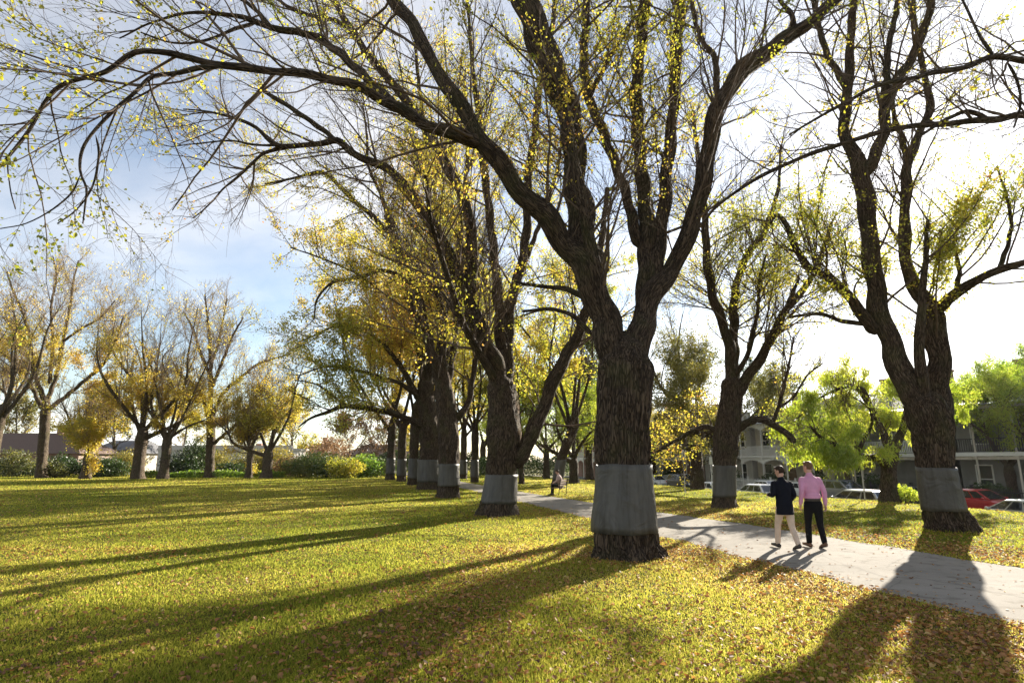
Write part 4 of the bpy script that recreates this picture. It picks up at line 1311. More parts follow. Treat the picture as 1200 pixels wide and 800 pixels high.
# street trees and garden trees behind the parked cars, right to left
for (u, s, h, r, sp_, sd, mat_, tn, lab) in [
    (67, 14.2, 7.5, 0.2, 3.6, 48, 'leaf_olive', 0.65, 'spreading olive street tree on the pavement left of the cream house'),
    (77, 14.2, 8.0, 0.22, 3.8, 49, 'leaf_olive', 0.75, 'straw green street tree on the pavement before the white columned house'),
    (46, 14.3, 7.0, 0.2, 3.0, 50, 'leaf_lime', 0.55, 'lime street tree standing behind the lime pepper tree'),
    (49, 17.6, 6.2, 0.16, 2.6, 41, 'leaf_olive', 0.6, 'small pale leaved garden tree left of the lime pepper tree'),
    (61, 24.0, 11.5, 0.35, 4.5, 42, 'leaf_dark', 0.5, 'dark evergreen rising behind the cream verandah house'),
    (70, 16.5, 8.5, 0.22, 3.8, 43, 'leaf_olive', 0.5, 'olive street tree in front of the white fronted house'),
    (80, 16.5, 9.5, 0.25, 4.2, 44, 'leaf_olive', 0.4, 'bushy street tree beyond the brick house'),
    (92, 14.5, 10.5, 0.28, 5.0, 45, 'leaf', 0.45, 'yellowing street tree far down the row of parked cars'),
    (104, 12.0, 11.5, 0.30, 5.5, 46, 'leaf_lime', 0.5, 'lime green tree closing the far end of the street'),
    (40, 27.0, 10.0, 0.3, 4.0, 47, 'leaf_lime', 0.2, 'green tree rising behind the dark house'),
]:
    p_ = st(u, s, -1.0)
    auto_tree('street_tree', lab, p_[0], p_[1], h, r, sp_, sd, z0=-1.05, fork=0.3, leaves=20000, lsize=0.17, leafmat=mat_, n2=110, k3=6, k4=4, len2=2.4, cth=-0.5, tint=(tn, 0.25), thin=1.5, bark='bark', twig='twig', low=1, vase=1.25, group='trees along the street')

# trees behind the avenue, across the end of the lawn
for (px, Yd, h, r, sp_, sd, mat_, tn, lab) in [
    (640, 66, 12, 0.35, 6, 51, 'leaf_dark', 0.75, 'dark evergreen behind the low forking elm'),
    (603, 74, 13, 0.35, 6, 52, 'leaf_lime', 0.55, 'green tree where the path runs out of sight'),
    (690, 62, 13, 0.4, 6, 53, 'leaf_dark', 0.85, 'broad dark crown seen just left of the biggest trunk'),
    (566, 82, 15, 0.4, 7, 54, 'leaf', 0.5, 'yellow elm standing far behind the avenue'),
    (515, 88, 15, 0.4, 7, 55, 'leaf_gold', 0.4, 'golden elm far behind the row of wrapped trunks'),
]:
    x_ = (px - 600) / F_PX * Yd * 0.985
    auto_tree('park_tree', lab, x_, Yd, h, r, sp_, sd, fork=0.25, leaves=11000, lsize=0.28, leafmat=mat_, n2=100, k3=5, k4=4, len2=3.2, cth=-0.6, tint=(tn, 0.25), thin=1.8, low=2, bark='bark', twig='twig', vase=1.25, group='trees closing the end of the park')

# ------------------------------------------------------------------ far row on the left
FR = 'elms across the far side of the lawn'
YP = on_ground(48, 560)[1]
P1 = [
    [(52, 470, 11), (38, 430, 9, -1), (35, 400, 8, -1.4), (28, 370, 6.5, -1.8), (15, 340, 5, -2), (8, 318, 3, -2)],
    [(50, 480, 10), (30, 440, 8, 1), (10, 420, 6, 2), (-15, 400, 4, 3)],
    [(55, 470, 11), (66, 440, 9, 0.6), (74, 400, 8, 0.8), (82, 360, 6, 1), (86, 330, 4.5, 1), (92, 305, 2.6, 1)],
    [(56, 480, 11), (80, 462, 9, -0.6), (100, 445, 7.5, -1), (120, 428, 6.5, -1.4), (135, 400, 4.5, -1.8), (145, 370, 3, -2)],
    [(58, 450, 8), (62, 400, 7, 1.5), (60, 360, 5.5, 2), (66, 325, 4, 2.2), (62, 300, 2.6, 2.2)],
    [(74, 400, 6, 0.8), (95, 385, 5, 0.4), (118, 372, 4, 0), (135, 352, 2.6, 0)],
    [(35, 405, 5, -1.4), (22, 385, 4, -1.8), (5, 372, 3, -2.2)],
]
P1 = [[(q[0], q[1], q[2] * 0.72, *q[3:]) for q in l] for l in P1]
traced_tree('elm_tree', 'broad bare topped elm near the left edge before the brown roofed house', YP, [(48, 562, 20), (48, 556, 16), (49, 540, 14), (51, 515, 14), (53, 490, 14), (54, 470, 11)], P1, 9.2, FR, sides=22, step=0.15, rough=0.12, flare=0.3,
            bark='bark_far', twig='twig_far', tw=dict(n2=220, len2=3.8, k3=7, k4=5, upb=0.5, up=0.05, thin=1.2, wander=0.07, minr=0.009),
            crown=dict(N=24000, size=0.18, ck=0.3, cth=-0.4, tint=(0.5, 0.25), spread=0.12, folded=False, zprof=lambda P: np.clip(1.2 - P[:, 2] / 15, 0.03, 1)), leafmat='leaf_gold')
P5 = [
    [(246, 482, 10), (247, 440, 8), (246, 400, 7), (243, 372, 4.5), (240, 345, 2.6)],
    [(244, 490, 8), (236, 462, 6.5, -0.6), (224, 448, 6, -1), (212, 440, 5, -1.6), (203, 425, 3, -2)],
    [(248, 490, 8), (262, 460, 7, 0.6), (278, 446, 6, 1), (300, 428, 5, 1.6), (322, 420, 3.4, 2), (340, 415, 2.4, 2.2)],
    [(246, 440, 6), (234, 410, 5, -0.4), (226, 385, 4, -0.8), (215, 365, 2.6, -1)],
    [(248, 455, 6.5), (262, 420, 5.5, 0.4), (272, 395, 4.4, 0.6), (285, 372, 2.8, 0.8)],
    [(250, 520, 7), (264, 508, 6, -1), (285, 492, 5, -2), (300, 482, 3.4, -2.6)],
    [(247, 430, 5), (256, 400, 4.4, 1.4), (262, 372, 3, 1.8), (266, 350, 2, 2)],
]
P5 = [[(q[0], q[1], q[2] * 0.75, *q[3:]) for q in l] for l in P5]
traced_tree('elm_tree', 'bare crowned elm with the tallest fan of twigs left of the gap', YP + 1.5, [(245, 561, 17), (245, 555, 14), (246, 540, 12), (247, 515, 12), (247, 495, 11), (246, 478, 9)], P5, 10.3, FR, sides=22, step=0.15, rough=0.12, flare=0.3,
            bark='bark_far', twig='twig_far', tw=dict(n2=220, len2=3.4, k3=7, k4=5, upb=0.5, up=0.06, thin=1.2, wander=0.07, minr=0.009),
            crown=dict(N=18000, size=0.18, ck=0.3, cth=-0.3, tint=(0.45, 0.25), spread=0.12, folded=False, zprof=lambda P: np.clip(1.15 - P[:, 2] / 12, 0.03, 1)), leafmat='leaf_gold')
for (px, py, h, r, sp_, sd, nl_, lv, mat_, fk, lab) in [
    (160, 561, 17.5, 0.62, 8.0, 61, 7, 9000, 'leaf_gold', 0.26, 'tall far elm with golden lower crown, third trunk from the left edge'),
    (191, 561, 15.5, 0.48, 7.5, 62, 7, 10000, 'leaf_gold', 0.25, 'golden elm close on the right of the tall third trunk'),
    (100, 561, 8.5, 0.5, 4.6, 63, 5, 9000, 'leaf_gold', 0.28, 'short bright yellow tree between the two tall bare elms on the left'),
    (312, 560, 13, 0.58, 7.5, 64, 6, 10000, 'leaf_gold', 0.2, 'yellow elm dividing low, nearest the gap in the far row'),
    (291, 560, 9.5, 0.34, 3.6, 65, 4, 5000, 'leaf_gold', 0.3, 'small twin stemmed yellow tree left of the low dividing elm'),
    (-14, 562, 20, 0.6, 7.5, 66, 5, 5000, 'leaf_gold', 0.3, 'elm at the very left edge, only its right limbs in sight'),
    (-90, 562, 21, 0.6, 7.5, 67, 5, 6000, 'leaf_gold', 0.3, 'elm beyond the left edge whose outer twigs just show'),
]:
    g = on_ground(px, py)
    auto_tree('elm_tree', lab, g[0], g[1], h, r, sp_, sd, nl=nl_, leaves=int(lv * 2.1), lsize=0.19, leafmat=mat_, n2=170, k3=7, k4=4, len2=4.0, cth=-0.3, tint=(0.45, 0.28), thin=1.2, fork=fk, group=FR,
              zprof=lambda t: np.clip(0.85 - 0.85 * t, 0.05, 1) ** 1.5, up=0.07, upb=0.5, low=1)
# second rank of trees behind the houses on the left
for (px, Yd, h, sd, mat_, tn, lab) in [
    (20, 104, 13, 71, 'leaf_olive', 0.6, 'dull olive tree behind the brown roofed house'),
    (135, 100, 14, 72, 'leaf_dark', 0.55, 'dark evergreen behind the golden far elms'),
    (215, 108, 13, 73, 'leaf_olive', 0.7, 'dull yellow tree behind the cream building'),
    (345, 112, 12, 74, 'leaf_gold', 0.3, 'pale golden tree far behind the gap'),
    (410, 108, 9, 75, 'leaf_rust', 0.5, 'rusty red small tree behind the gap shrubs'),
    (455, 112, 13, 76, 'leaf_olive', 0.6, 'olive tree behind the end of the avenue'),
]:
    x_ = (px - 600) / F_PX * Yd * 0.985
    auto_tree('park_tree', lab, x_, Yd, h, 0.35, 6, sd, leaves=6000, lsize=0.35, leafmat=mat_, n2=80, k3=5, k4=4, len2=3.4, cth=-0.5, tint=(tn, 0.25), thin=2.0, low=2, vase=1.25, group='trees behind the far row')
print('trees built')
# ------------------------------------------------------------------ street
def strip(name, s0, s1, z, mat, u0=-80, u1=170, thick=0.0):
    us = np.linspace(u0, u1, 60)
    if thick:
        cols = [(s0, z - thick), (s0, z), (s1, z), (s1, z - thick)]
    else:
        cols = [(s0, z), ((s0 + s1) / 2, z), (s1, z)]
    V = np.array([[st(u, s, zz) for s, zz in cols] for u in us])
    k_ = len(cols)
    i = np.arange(len(us) - 1)[:, None]
    j = np.arange(k_ - 1)[None, :]
    F = np.stack([i * k_ + j, (i + 1) * k_ + j, (i + 1) * k_ + j + 1, i * k_ + j + 1], -1).reshape(-1, 4)
    return tag(mesh_np(name, V.reshape(-1, 3), F, mat, smooth=False), kind='structure')


strip('road', 2.9, 12.7, -1.205, M['road'])
strip('kerb', 2.62, 2.9, -1.09, M['kerb'], thick=0.2)
strip('kerb', 12.7, 12.95, -1.08, M['kerb'], thick=0.2)
strip('pavement', 12.95, 15.4, -1.085, M['path'], thick=0.15)

M['glass'] = mat_plain('car glass', (0.02, 0.024, 0.028), 0.06, noise_amt=0.05, spec=0.8)
M['tyre'] = mat_plain('tyre rubber', (0.02, 0.02, 0.02), 0.85)
M['rim'] = mat_plain('alloy rim', (0.45, 0.45, 0.46), 0.3, metal=0.8)
M['tail'] = mat_plain('red lamp glass', (0.42, 0.02, 0.015), 0.2)
M['head'] = mat_plain('clear lamp glass', (0.7, 0.7, 0.68), 0.15)
M['plate'] = mat_plain('number plate', (0.65, 0.65, 0.6), 0.5)
M['black'] = mat_plain('black plastic', (0.025, 0.025, 0.027), 0.5)


def paint(name, c, metal=0.3):
    return mat_plain(name, c, 0.28, metal=metal, noise_amt=0.04, coat=0.6)


PAINT = {'silver': paint('silver paint', (0.48, 0.48, 0.48), 0.6), 'white': paint('white paint', (0.72, 0.72, 0.70), 0), 'red': paint('red paint', (0.42, 0.02, 0.025), 0.1),
         'dark': paint('dark blue paint', (0.03, 0.035, 0.05), 0.3), 'grey': paint('grey paint', (0.22, 0.225, 0.23), 0.5)}


def quad_panel(bm, q, inset, off, th=0.006):
    q = [Vector(v) for v in q]
    c = sum(q, Vector()) / 4
    n = (q[1] - q[0]).cross(q[3] - q[0]).normalized()
    p = [v + (c - v) * inset + n * off for v in q]
    a = [bm.verts.new(v) for v in p]
    b = [bm.verts.new(v - n * th) for v in p]
    bm.faces.new(a)
    bm.faces.new(b[::-1])
    for i in range(4):
        bm.faces.new((a[i], b[i], b[(i + 1) % 4], a[(i + 1) % 4]))


CARS = 'cars parked along the street beyond the lawn'


def car(label, u, s, colour, kind='sedan', flip=False):
    p = st(u, s, -1.2)
    ang = math.atan2(ST_T[1], ST_T[0]) + (PI if flip else 0) + RNG.uniform(-0.015, 0.015)
    root = thing('parked_car', label, 'car', p, ang, CARS)
    pm = PAINT[colour]
    L_, Wd, H = {'sedan': (4.6, 0.88, 1.43), 'wagon': (4.7, 0.89, 1.47), 'suv': (4.6, 0.93, 1.72), 'hatch': (4.1, 0.86, 1.47)}[kind]
    hl = L_ / 2
    zb = 0.95 if kind != 'suv' else 1.08
    stn = [(-hl, 0.42, zb - 0.22, 0.72), (-hl + 0.08, 0.33, zb - 0.06, 0.8), (-hl + 0.45, 0.26, zb + (0.02 if kind == 'sedan' else 0), 0.97), (-hl * 0.5, 0.2, zb, 1.0), (0, 0.19, zb - 0.02, 1.0), (hl * 0.42, 0.2, zb - 0.04, 1.0), (hl * 0.72, 0.22, zb - 0.13, 0.98), (hl - 0.15, 0.27, zb - 0.24, 0.86), (hl, 0.38, zb - 0.38, 0.68)]
    bm = bmesh.new()
    rings = []
    for (x, z0, z1, wf) in stn:
        w_ = Wd * wf
        pr = [(w_ * 0.88, z0), (w_, z0 + 0.16), (w_ * 1.0, z1 - 0.2), (w_ * 0.96, z1 - 0.04), (w_ * 0.8, z1 + 0.015), (0, z1 + 0.045)]
        pr = pr + [(-a, b) for a, b in pr[-2::-1]]
        rings.append([bm.verts.new((x, a, b)) for a, b in pr])
    for a, b in zip(rings[:-1], rings[1:]):
        for i in range(len(a) - 1):
            bm.faces.new((a[i], a[i + 1], b[i + 1], b[i]))
        bm.faces.new((a[-1], a[0], b[0], b[-1]))
    bm.faces.new(rings[0])
    bm.faces.new(rings[-1][::-1])
    # cabin
    zc = zb - 0.03
    rear_b, rear_r = {'sedan': (-hl + 0.75, -hl + 1.45), 'wagon': (-hl + 0.16, -hl + 0.62), 'suv': (-hl + 0.12, -hl + 0.5), 'hatch': (-hl + 0.22, -hl + 0.75)}[kind]
    fb, fr = hl * 0.5, hl * 0.5 - 0.85
    wb, wr = Wd * 0.9, Wd * 0.68
    B = [(rear_b, -wb, zc), (fb, -wb, zc), (fb, wb, zc), (rear_b, wb, zc)]
    R = [(rear_r, -wr, H - 0.05), (fr, -wr, H - 0.05), (fr, wr, H - 0.05), (rear_r, wr, H - 0.05)]
    mid = (rear_r + fr) / 2
    vb = [bm.verts.new(v) for v in B]
    vr = [bm.verts.new(v) for v in R]
    for i in range(4):
        bm.faces.new((vb[i], vb[(i + 1) % 4], vr[(i + 1) % 4], vr[i]))
    tp = [bm.verts.new((rear_r + 0.15, -wr * 0.7, H)), bm.verts.new((fr - 0.15, -wr * 0.7, H)), bm.verts.new((fr - 0.15, wr * 0.7, H)), bm.verts.new((rear_r + 0.15, wr * 0.7, H))]
    for i in range(4):
        bm.faces.new((vr[i], vr[(i + 1) % 4], tp[(i + 1) % 4], tp[i]))
    bm.faces.new(tp)
    obj_bm('body', bm, pm, root, bevel=0.03)
    bm = bmesh.new()
    quad_panel(bm, (B[1], B[2], R[2], R[1]), 0.1, 0.006)
    obj_bm('windscreen', bm, M['glass'], root)
    bm = bmesh.new()
    quad_panel(bm, (B[3], B[0], R[0], R[3]), 0.14, 0.006)
    obj_bm('rear_window', bm, M['glass'], root)
    for sg in (-1, 1):
        for (t0, t1) in ((0.05, 0.36), (0.39, 0.66), (0.69, 0.95)):
            lo = lambda t, z: Vector((B[0][0] * (1 - t) + B[1][0] * t, sg * wb, zc)).lerp(Vector((R[0][0] * (1 - t) + R[1][0] * t, sg * wr, H - 0.05)), z)
            q = [lo(t0, 0.12), lo(t1, 0.12), lo(t1, 0.88), lo(t0, 0.88)]
            if sg > 0: q = q[::-1]
            bm = bmesh.new()
            quad_panel(bm, q, 0.0, 0.006)
            obj_bm('side_window', bm, M['glass'], root)
        for xw in (-hl * 0.6, hl * 0.62):
            bm = bmesh.new()
            cyl(bm, (xw, sg * (Wd - 0.20), 0.33), (xw, sg * (Wd + 0.012), 0.33), 0.33, n=24)
            wh = obj_bm('wheel', bm, M['tyre'], root, bevel=0.02)
            bm = bmesh.new()
            cyl(bm, (xw, sg * (Wd - 0.02), 0.33), (xw, sg * (Wd + 0.02), 0.33), 0.21, n=20)
            for k_ in range(5):
                a_ = k_ * 2 * PI / 5
                cyl(bm, (xw + 0.13 * math.cos(a_), sg * (Wd + 0.015), 0.33 + 0.13 * math.sin(a_)), (xw + 0.13 * math.cos(a_), sg * (Wd + 0.024), 0.33 + 0.13 * math.sin(a_)), 0.05, n=10)
            rm = obj_bm('rim', bm, M['rim'], root)
            rm.parent = wh
        box('tail_lamp', (-hl - 0.02, -hl + 0.25, sg * Wd * 0.72 - 0.12, sg * Wd * 0.72 + 0.12, zb - 0.3, zb - 0.14), M['tail'], root, 0.02)
        box('headlight', (hl - 0.3, hl - 0.05, sg * Wd * 0.66 - 0.14, sg * Wd * 0.66 + 0.14, zb - 0.42, zb - 0.28), M['head'], root, 0.02)
        box('wing_mirror', (fb - 0.35, fb - 0.2, sg * (Wd + 0.08) - 0.07, sg * (Wd + 0.08) + 0.07, zb - 0.02, zb + 0.11), pm, root, 0.03)
    box('number_plate', (-hl - 0.03, -hl - 0.005, -0.19, 0.19, 0.55, 0.66), M['plate'], root)
    box('bumper', (-hl - 0.025, -hl + 0.2, -Wd * 0.68, Wd * 0.68, 0.36, 0.5), M['black'], root, 0.03)
    return root


for (px, s, colour, kind, flip, lab) in [
    (1186, 4.3, 'silver', 'sedan', False, 'silver sedan glinting at the right edge, nearest of the parked cars'),
    (997, 4.3, 'silver', 'wagon', False, 'silver estate car with red tail lamps behind the man in pink'),
    (880, 4.3, 'white', 'hatch', False, 'white hatchback just left of the man in the dark blazer'),
    (1140, 11.3, 'red', 'hatch', True, 'bright red hatchback behind the leaning elm'),
    (1064, 11.3, 'dark', 'wagon', True, 'dark car parked right of the lime pepper tree trunk'),
    (983, 11.3, 'grey', 'suv', True, 'tall grey off-road car above the silver estate'),
    (938, 11.3, 'white', 'sedan', True, 'white sedan seen between the two walking men'),
    (897, 11.3, 'white', 'sedan', True, 'white sedan across the street, left of the dark blazer'),
    (829, 4.3, 'white', 'sedan', False, 'white sedan in the gap left of the pale wrapped elm'),
    (798, 11.3, 'dark', 'suv', True, 'dark car left of the straight dark trunk'),
    (767, 11.3, 'white', 'hatch', True, 'small white car half behind the biggest trunk, farthest parked car but one'),
]:
    car(lab, st_u(px, s), s, colour, kind, flip)

# ------------------------------------------------------------------ houses
M['cream'] = mat_plain('cream render', (0.48, 0.43, 0.35), 0.85, noise_amt=0.12, noise_scale=1.5, bump=0.2)
M['white_wall'] = mat_plain('white render', (0.50, 0.48, 0.44), 0.8, noise_amt=0.1, noise_scale=1.5, bump=0.15)
M['grey_wall'] = mat_plain('grey render', (0.20, 0.195, 0.185), 0.85, noise_amt=0.15, noise_scale=1.5)
M['trim'] = mat_plain('white painted timber', (0.68, 0.67, 0.63), 0.55, noise_amt=0.06)
M['slate'] = mat_plain('slate roof', (0.11, 0.11, 0.12), 0.7, noise_amt=0.3, noise_scale=8, bump=0.4)
M['tin'] = mat_plain('verandah iron roof', (0.30, 0.30, 0.30), 0.5, noise_amt=0.15)
M['tile'] = mat_plain('brown roof tile', (0.12, 0.075, 0.055), 0.8, noise_amt=0.3, noise_scale=9, bump=0.5)
M['pane'] = mat_plain('window pane', (0.03, 0.035, 0.04), 0.08, noise_amt=0.1, spec=0.8)
M['iron'] = mat_plain('black iron', (0.03, 0.03, 0.032), 0.5)
M['timber'] = mat_plain('weathered timber', (0.16, 0.10, 0.06), 0.75, noise_amt=0.3, noise_scale=12)

m, nt, out = new_mat('red brick')
L = nt.links
tc = nd(nt, 'ShaderNodeTexCoord')
mp = nd(nt, 'ShaderNodeMapping')
mp.inputs['Rotation'].default_value = (PI / 2, 0, 0)
L.new(tc.outputs['Object'], mp.inputs['Vector'])
bt = nd(nt, 'ShaderNodeTexBrick')
bt.inputs['Scale'].default_value = 4.0
bt.inputs['Color1'].default_value = (0.26, 0.11, 0.07, 1)
bt.inputs['Color2'].default_value = (0.19, 0.08, 0.05, 1)
bt.inputs['Mortar'].default_value = (0.32, 0.29, 0.25, 1)
L.new(mp.outputs['Vector'], bt.inputs['Vector'])
p = nd(nt, 'ShaderNodeBsdfPrincipled')
p.inputs['Roughness'].default_value = 0.85
L.new(bt.outputs['Color'], p.inputs['Base Color'])
L.new(p.outputs['BSDF'], out.inputs['Surface'])
M['brick'] = m


def window(root, x, z, w_, h, y=0.0, mat=None):
    """frame standing proud of a wall facing -y, its pane a sub-part"""
    bm = bmesh.new()
    bx(bm, x - w_ / 2 - 0.08, x - w_ / 2, y - 0.06, y + 0.03, z - 0.08, z + h + 0.08)
    bx(bm, x + w_ / 2, x + w_ / 2 + 0.08, y - 0.06, y + 0.03, z - 0.08, z + h + 0.08)
    bx(bm, x - w_ / 2, x + w_ / 2, y - 0.055, y + 0.03, z + h, z + h + 0.08)
    bx(bm, x - w_ / 2, x + w_ / 2, y - 0.10, y + 0.03, z - 0.08, z)
    bx(bm, x - w_ / 2, x + w_ / 2, y - 0.045, y + 0.0, z + h * 0.5 - 0.03, z + h * 0.5 + 0.03)
    f = obj_bm('window', bm, M['trim'], root)
    box('pane', (x - w_ / 2, x + w_ / 2, y - 0.02, y + 0.02, z, z + h), M['pane'], root).parent = f


def hip_roof(bm, x0, x1, y0, y1, z, h, ridge=0.4):
    ym = (y0 + y1) / 2
    dx = (x1 - x0) * (1 - ridge) / 2
    b = [bm.verts.new(v) for v in ((x0, y0, z), (x1, y0, z), (x1, y1, z), (x0, y1, z))]
    t = [bm.verts.new((x0 + dx, ym, z + h)), bm.verts.new((x1 - dx, ym, z + h))]
    bm.faces.new((b[0], b[1], t[1], t[0]))
    bm.faces.new((b[1], b[2], t[1]))
    bm.faces.new((b[2], b[3], t[0], t[1]))
    bm.faces.new((b[3], b[0], t[0]))
    bm.faces.new(b[::-1])


def terrace(label, u, s, width, wall, storeys=2, depth=10.0, roofm='slate', trim='trim', cols=4, parapet=False, group='verandah houses along the street', rail='trim', arch=0.45):
    """house facing the park: local x along the street towards the viewer, y back from the street"""
    p = st(u, s, -1.08)
    root = thing('verandah_house', label, 'house', p, math.atan2(-ST_T[1], -ST_T[0]), group)
    hw = width / 2
    fh = 3.5
    H = fh * storeys + 0.3
    box('wall', (-hw, hw, 0, depth, -0.2, H), M[wall], root)
    bm = bmesh.new()
    if parapet:
        bx(bm, -hw - 0.1, hw + 0.1, -0.12, depth + 0.1, H, H + 0.25)
        bx(bm, -hw, hw, -0.05, 0.3, H + 0.25, H + 1.1)
        bx(bm, -hw - 0.1, hw + 0.1, -0.14, 0.38, H + 1.1, H + 1.25)
    else:
        hip_roof(bm, -hw - 0.4, hw + 0.4, -0.4, depth + 0.4, H + 0.003, 2.3)
    rf = obj_bm('roof', bm, M[wall if parapet else roofm], root)
    for sx_ in (-0.6, 0.55):
        bm = bmesh.new()
        bx(bm, hw * sx_ - 0.4, hw * sx_ + 0.4, depth * 0.4, depth * 0.4 + 0.6, H + 0.5, H + 3.1)
        bx(bm, hw * sx_ - 0.48, hw * sx_ + 0.48, depth * 0.4 - 0.08, depth * 0.4 + 0.68, H + 3.1, H + 3.3)
        c = obj_bm('chimney', bm, M['brick'], root)
        c.parent = rf
    vd = 2.3
    for f in range(storeys):
        z0 = f * fh
        box('verandah_floor', (-hw + 0.01, hw - 0.01, -vd, -0.003, z0 - 0.18, z0 + 0.08), M['trim' if f else 'kerb'], root)
        for i in range(cols + 1):
            x = -hw + 0.15 + (width - 0.3) * i / cols
            bm = bmesh.new()
            cyl(bm, (x, -vd + 0.12, z0 + 0.08), (x, -vd + 0.12, z0 + fh - 0.18), 0.075, 0.06, n=10)
            bx(bm, x - 0.12, x + 0.12, -vd + 0.0, -vd + 0.24, z0 + fh - 0.36, z0 + fh - 0.183)
            obj_bm('column', bm, M[trim], root)
        # lace frieze under each floor, with arched lower edge
        bm = bmesh.new()
        for i in range(cols):
            xa = -hw + 0.15 + (width - 0.3) * i / cols
            xb = -hw + 0.15 + (width - 0.3) * (i + 1) / cols
            for q in range(9):
                t0, t1 = q / 9, (q + 1) / 9
                dz = 0.22 + arch * abs((t0 + t1) - 1) ** 2
                bx(bm, xa + (xb - xa) * t0 + 0.01, xa + (xb - xa) * t1 - 0.01, -vd + 0.10, -vd + 0.14, z0 + fh - 0.2 - dz, z0 + fh - 0.2)
        obj_bm('frieze', bm, M[trim], root)
        if f:
            bm = bmesh.new()
            bx(bm, -hw + 0.1, hw - 0.1, -vd + 0.08, -vd + 0.16, z0 + 0.98, z0 + 1.05)
            bx(bm, -hw + 0.1, hw - 0.1, -vd + 0.09, -vd + 0.15, z0 + 0.16, z0 + 0.2)
            nb = int(width / 0.16)
            for i in range(nb):
                x = -hw + 0.15 + (width - 0.3) * i / nb
                bx(bm, x, x + 0.05, -vd + 0.10, -vd + 0.14, z0 + 0.2, z0 + 0.98)
            obj_bm('balustrade', bm, M[rail], root)
        n_ = max(2, int(width / 2.8))
        for i in range(n_):
            x = -hw + width * (i + 0.5) / n_
            if f == 0 and i == n_ // 2:
                d = box('door', (x - 0.5, x + 0.5, -0.05, 0.02, z0 + 0.083, z0 + 2.3), M['timber'], root, 0.01)
                box('handle', (x + 0.36, x + 0.41, -0.11, -0.05, z0 + 1.05, z0 + 1.15), M['rim'], root).parent = d
            else:
                window(root, x, z0 + 0.75, 1.05, 1.9)
    bm = bmesh.new()
    zt = storeys * fh
    v = [bm.verts.new(c) for c in ((-hw - 0.1, -vd - 0.25, zt - 0.18), (hw + 0.1, -vd - 0.25, zt - 0.18), (hw + 0.1, -0.003, zt + 0.25), (-hw - 0.1, -0.003, zt + 0.25), (-hw - 0.1, -vd - 0.25, zt - 0.12), (hw + 0.1, -vd - 0.25, zt - 0.12), (hw + 0.1, -0.003, zt + 0.31), (-hw - 0.1, -0.003, zt + 0.31))]
    for f in ((0, 3, 2, 1), (4, 5, 6, 7), (0, 1, 5, 4), (1, 2, 6, 5), (2, 3, 7, 6), (3, 0, 4, 7)):
        bm.faces.new([v[i] for i in f])
    obj_bm('verandah_roof', bm, M['tin'], root)
    return root


UC = st_u(926, 20)
terrace('cream two storey house with white columned verandah behind the man in the dark blazer', UC, 20.0, 10.5, 'cream', cols=3)
terrace('pale house with a verandah behind the lime pepper tree', UC - 11.3, 20.0, 10.0, 'grey_wall', cols=3, trim='cream', arch=0.1)
terrace('dark two storey house with deep verandah at the right edge', UC - 24, 20.0, 13.5, 'grey_wall', cols=5, rail='iron', trim='cream', arch=0.0)
terrace('grey verandah house mostly hidden by the leaning elm', UC - 38.5, 20.0, 13.0, 'cream', cols=4)
terrace('white fronted house with parapet right of the pale wrapped elm', UC + 10.6, 20.0, 9.0, 'white_wall', parapet=True, cols=4, arch=0.0)
terrace('red brick house left of the pale wrapped elm', UC + 20.3, 20.0, 9.0, 'brick', cols=3, arch=0.2)
terrace('white columned house half behind the biggest trunk', UC + 30.5, 20.0, 10.0, 'white_wall', cols=4)
terrace('far cream house with parapet where the street narrows', UC + 42, 20.0, 11.0, 'cream', parapet=True, cols=4)
terrace('last brick house at the far end of the street', UC + 54, 20.0, 11.0, 'brick', cols=4)

for (ua, ub, kind, lab) in [
    (UC - 31, UC - 17.5, 'iron', 'black iron picket fence before the dark house'),
    (UC - 16.5, UC - 6, 'iron', 'black iron fence behind the lime pepper tree'),
    (UC - 5, UC + 5, 'trim', 'white picket fence before the cream house'),
    (UC + 15.5, UC + 36, 'trim', 'white picket fence before the brick and white houses'),
]:
    p_ = st((ua + ub) / 2, 15.75, -1.1)
    rt = thing('picket_fence', lab, 'fence', p_, math.atan2(-ST_T[1], -ST_T[0]), 'front fences along the street')
    hl = (ub - ua) / 2
    bm = bmesh.new()
    bx(bm, -hl, hl, -0.02, 0.02, 0.25, 0.31)
    bx(bm, -hl, hl, -0.02, 0.02, 1.0, 1.06)
    for i in range(int(2 * hl / 0.13)):
        x_ = -hl + 0.05 + i * 0.13
        bx(bm, x_, x_ + 0.035, -0.043, -0.022, 0.05, 1.25)
    obj_bm('pickets', bm, M[kind], rt)
    for i in range(int(2 * hl / 3) + 1):
        x_ = -hl + 2 * hl * i / int(2 * hl / 3)
        bm = bmesh.new()
        bx(bm, x_ - 0.06, x_ + 0.06, -0.06, 0.06, -0.1, 1.38)
        bx(bm, x_ - 0.08, x_ + 0.08, -0.08, 0.08, 1.38, 1.44)
        obj_bm('post', bm, M[kind], rt)

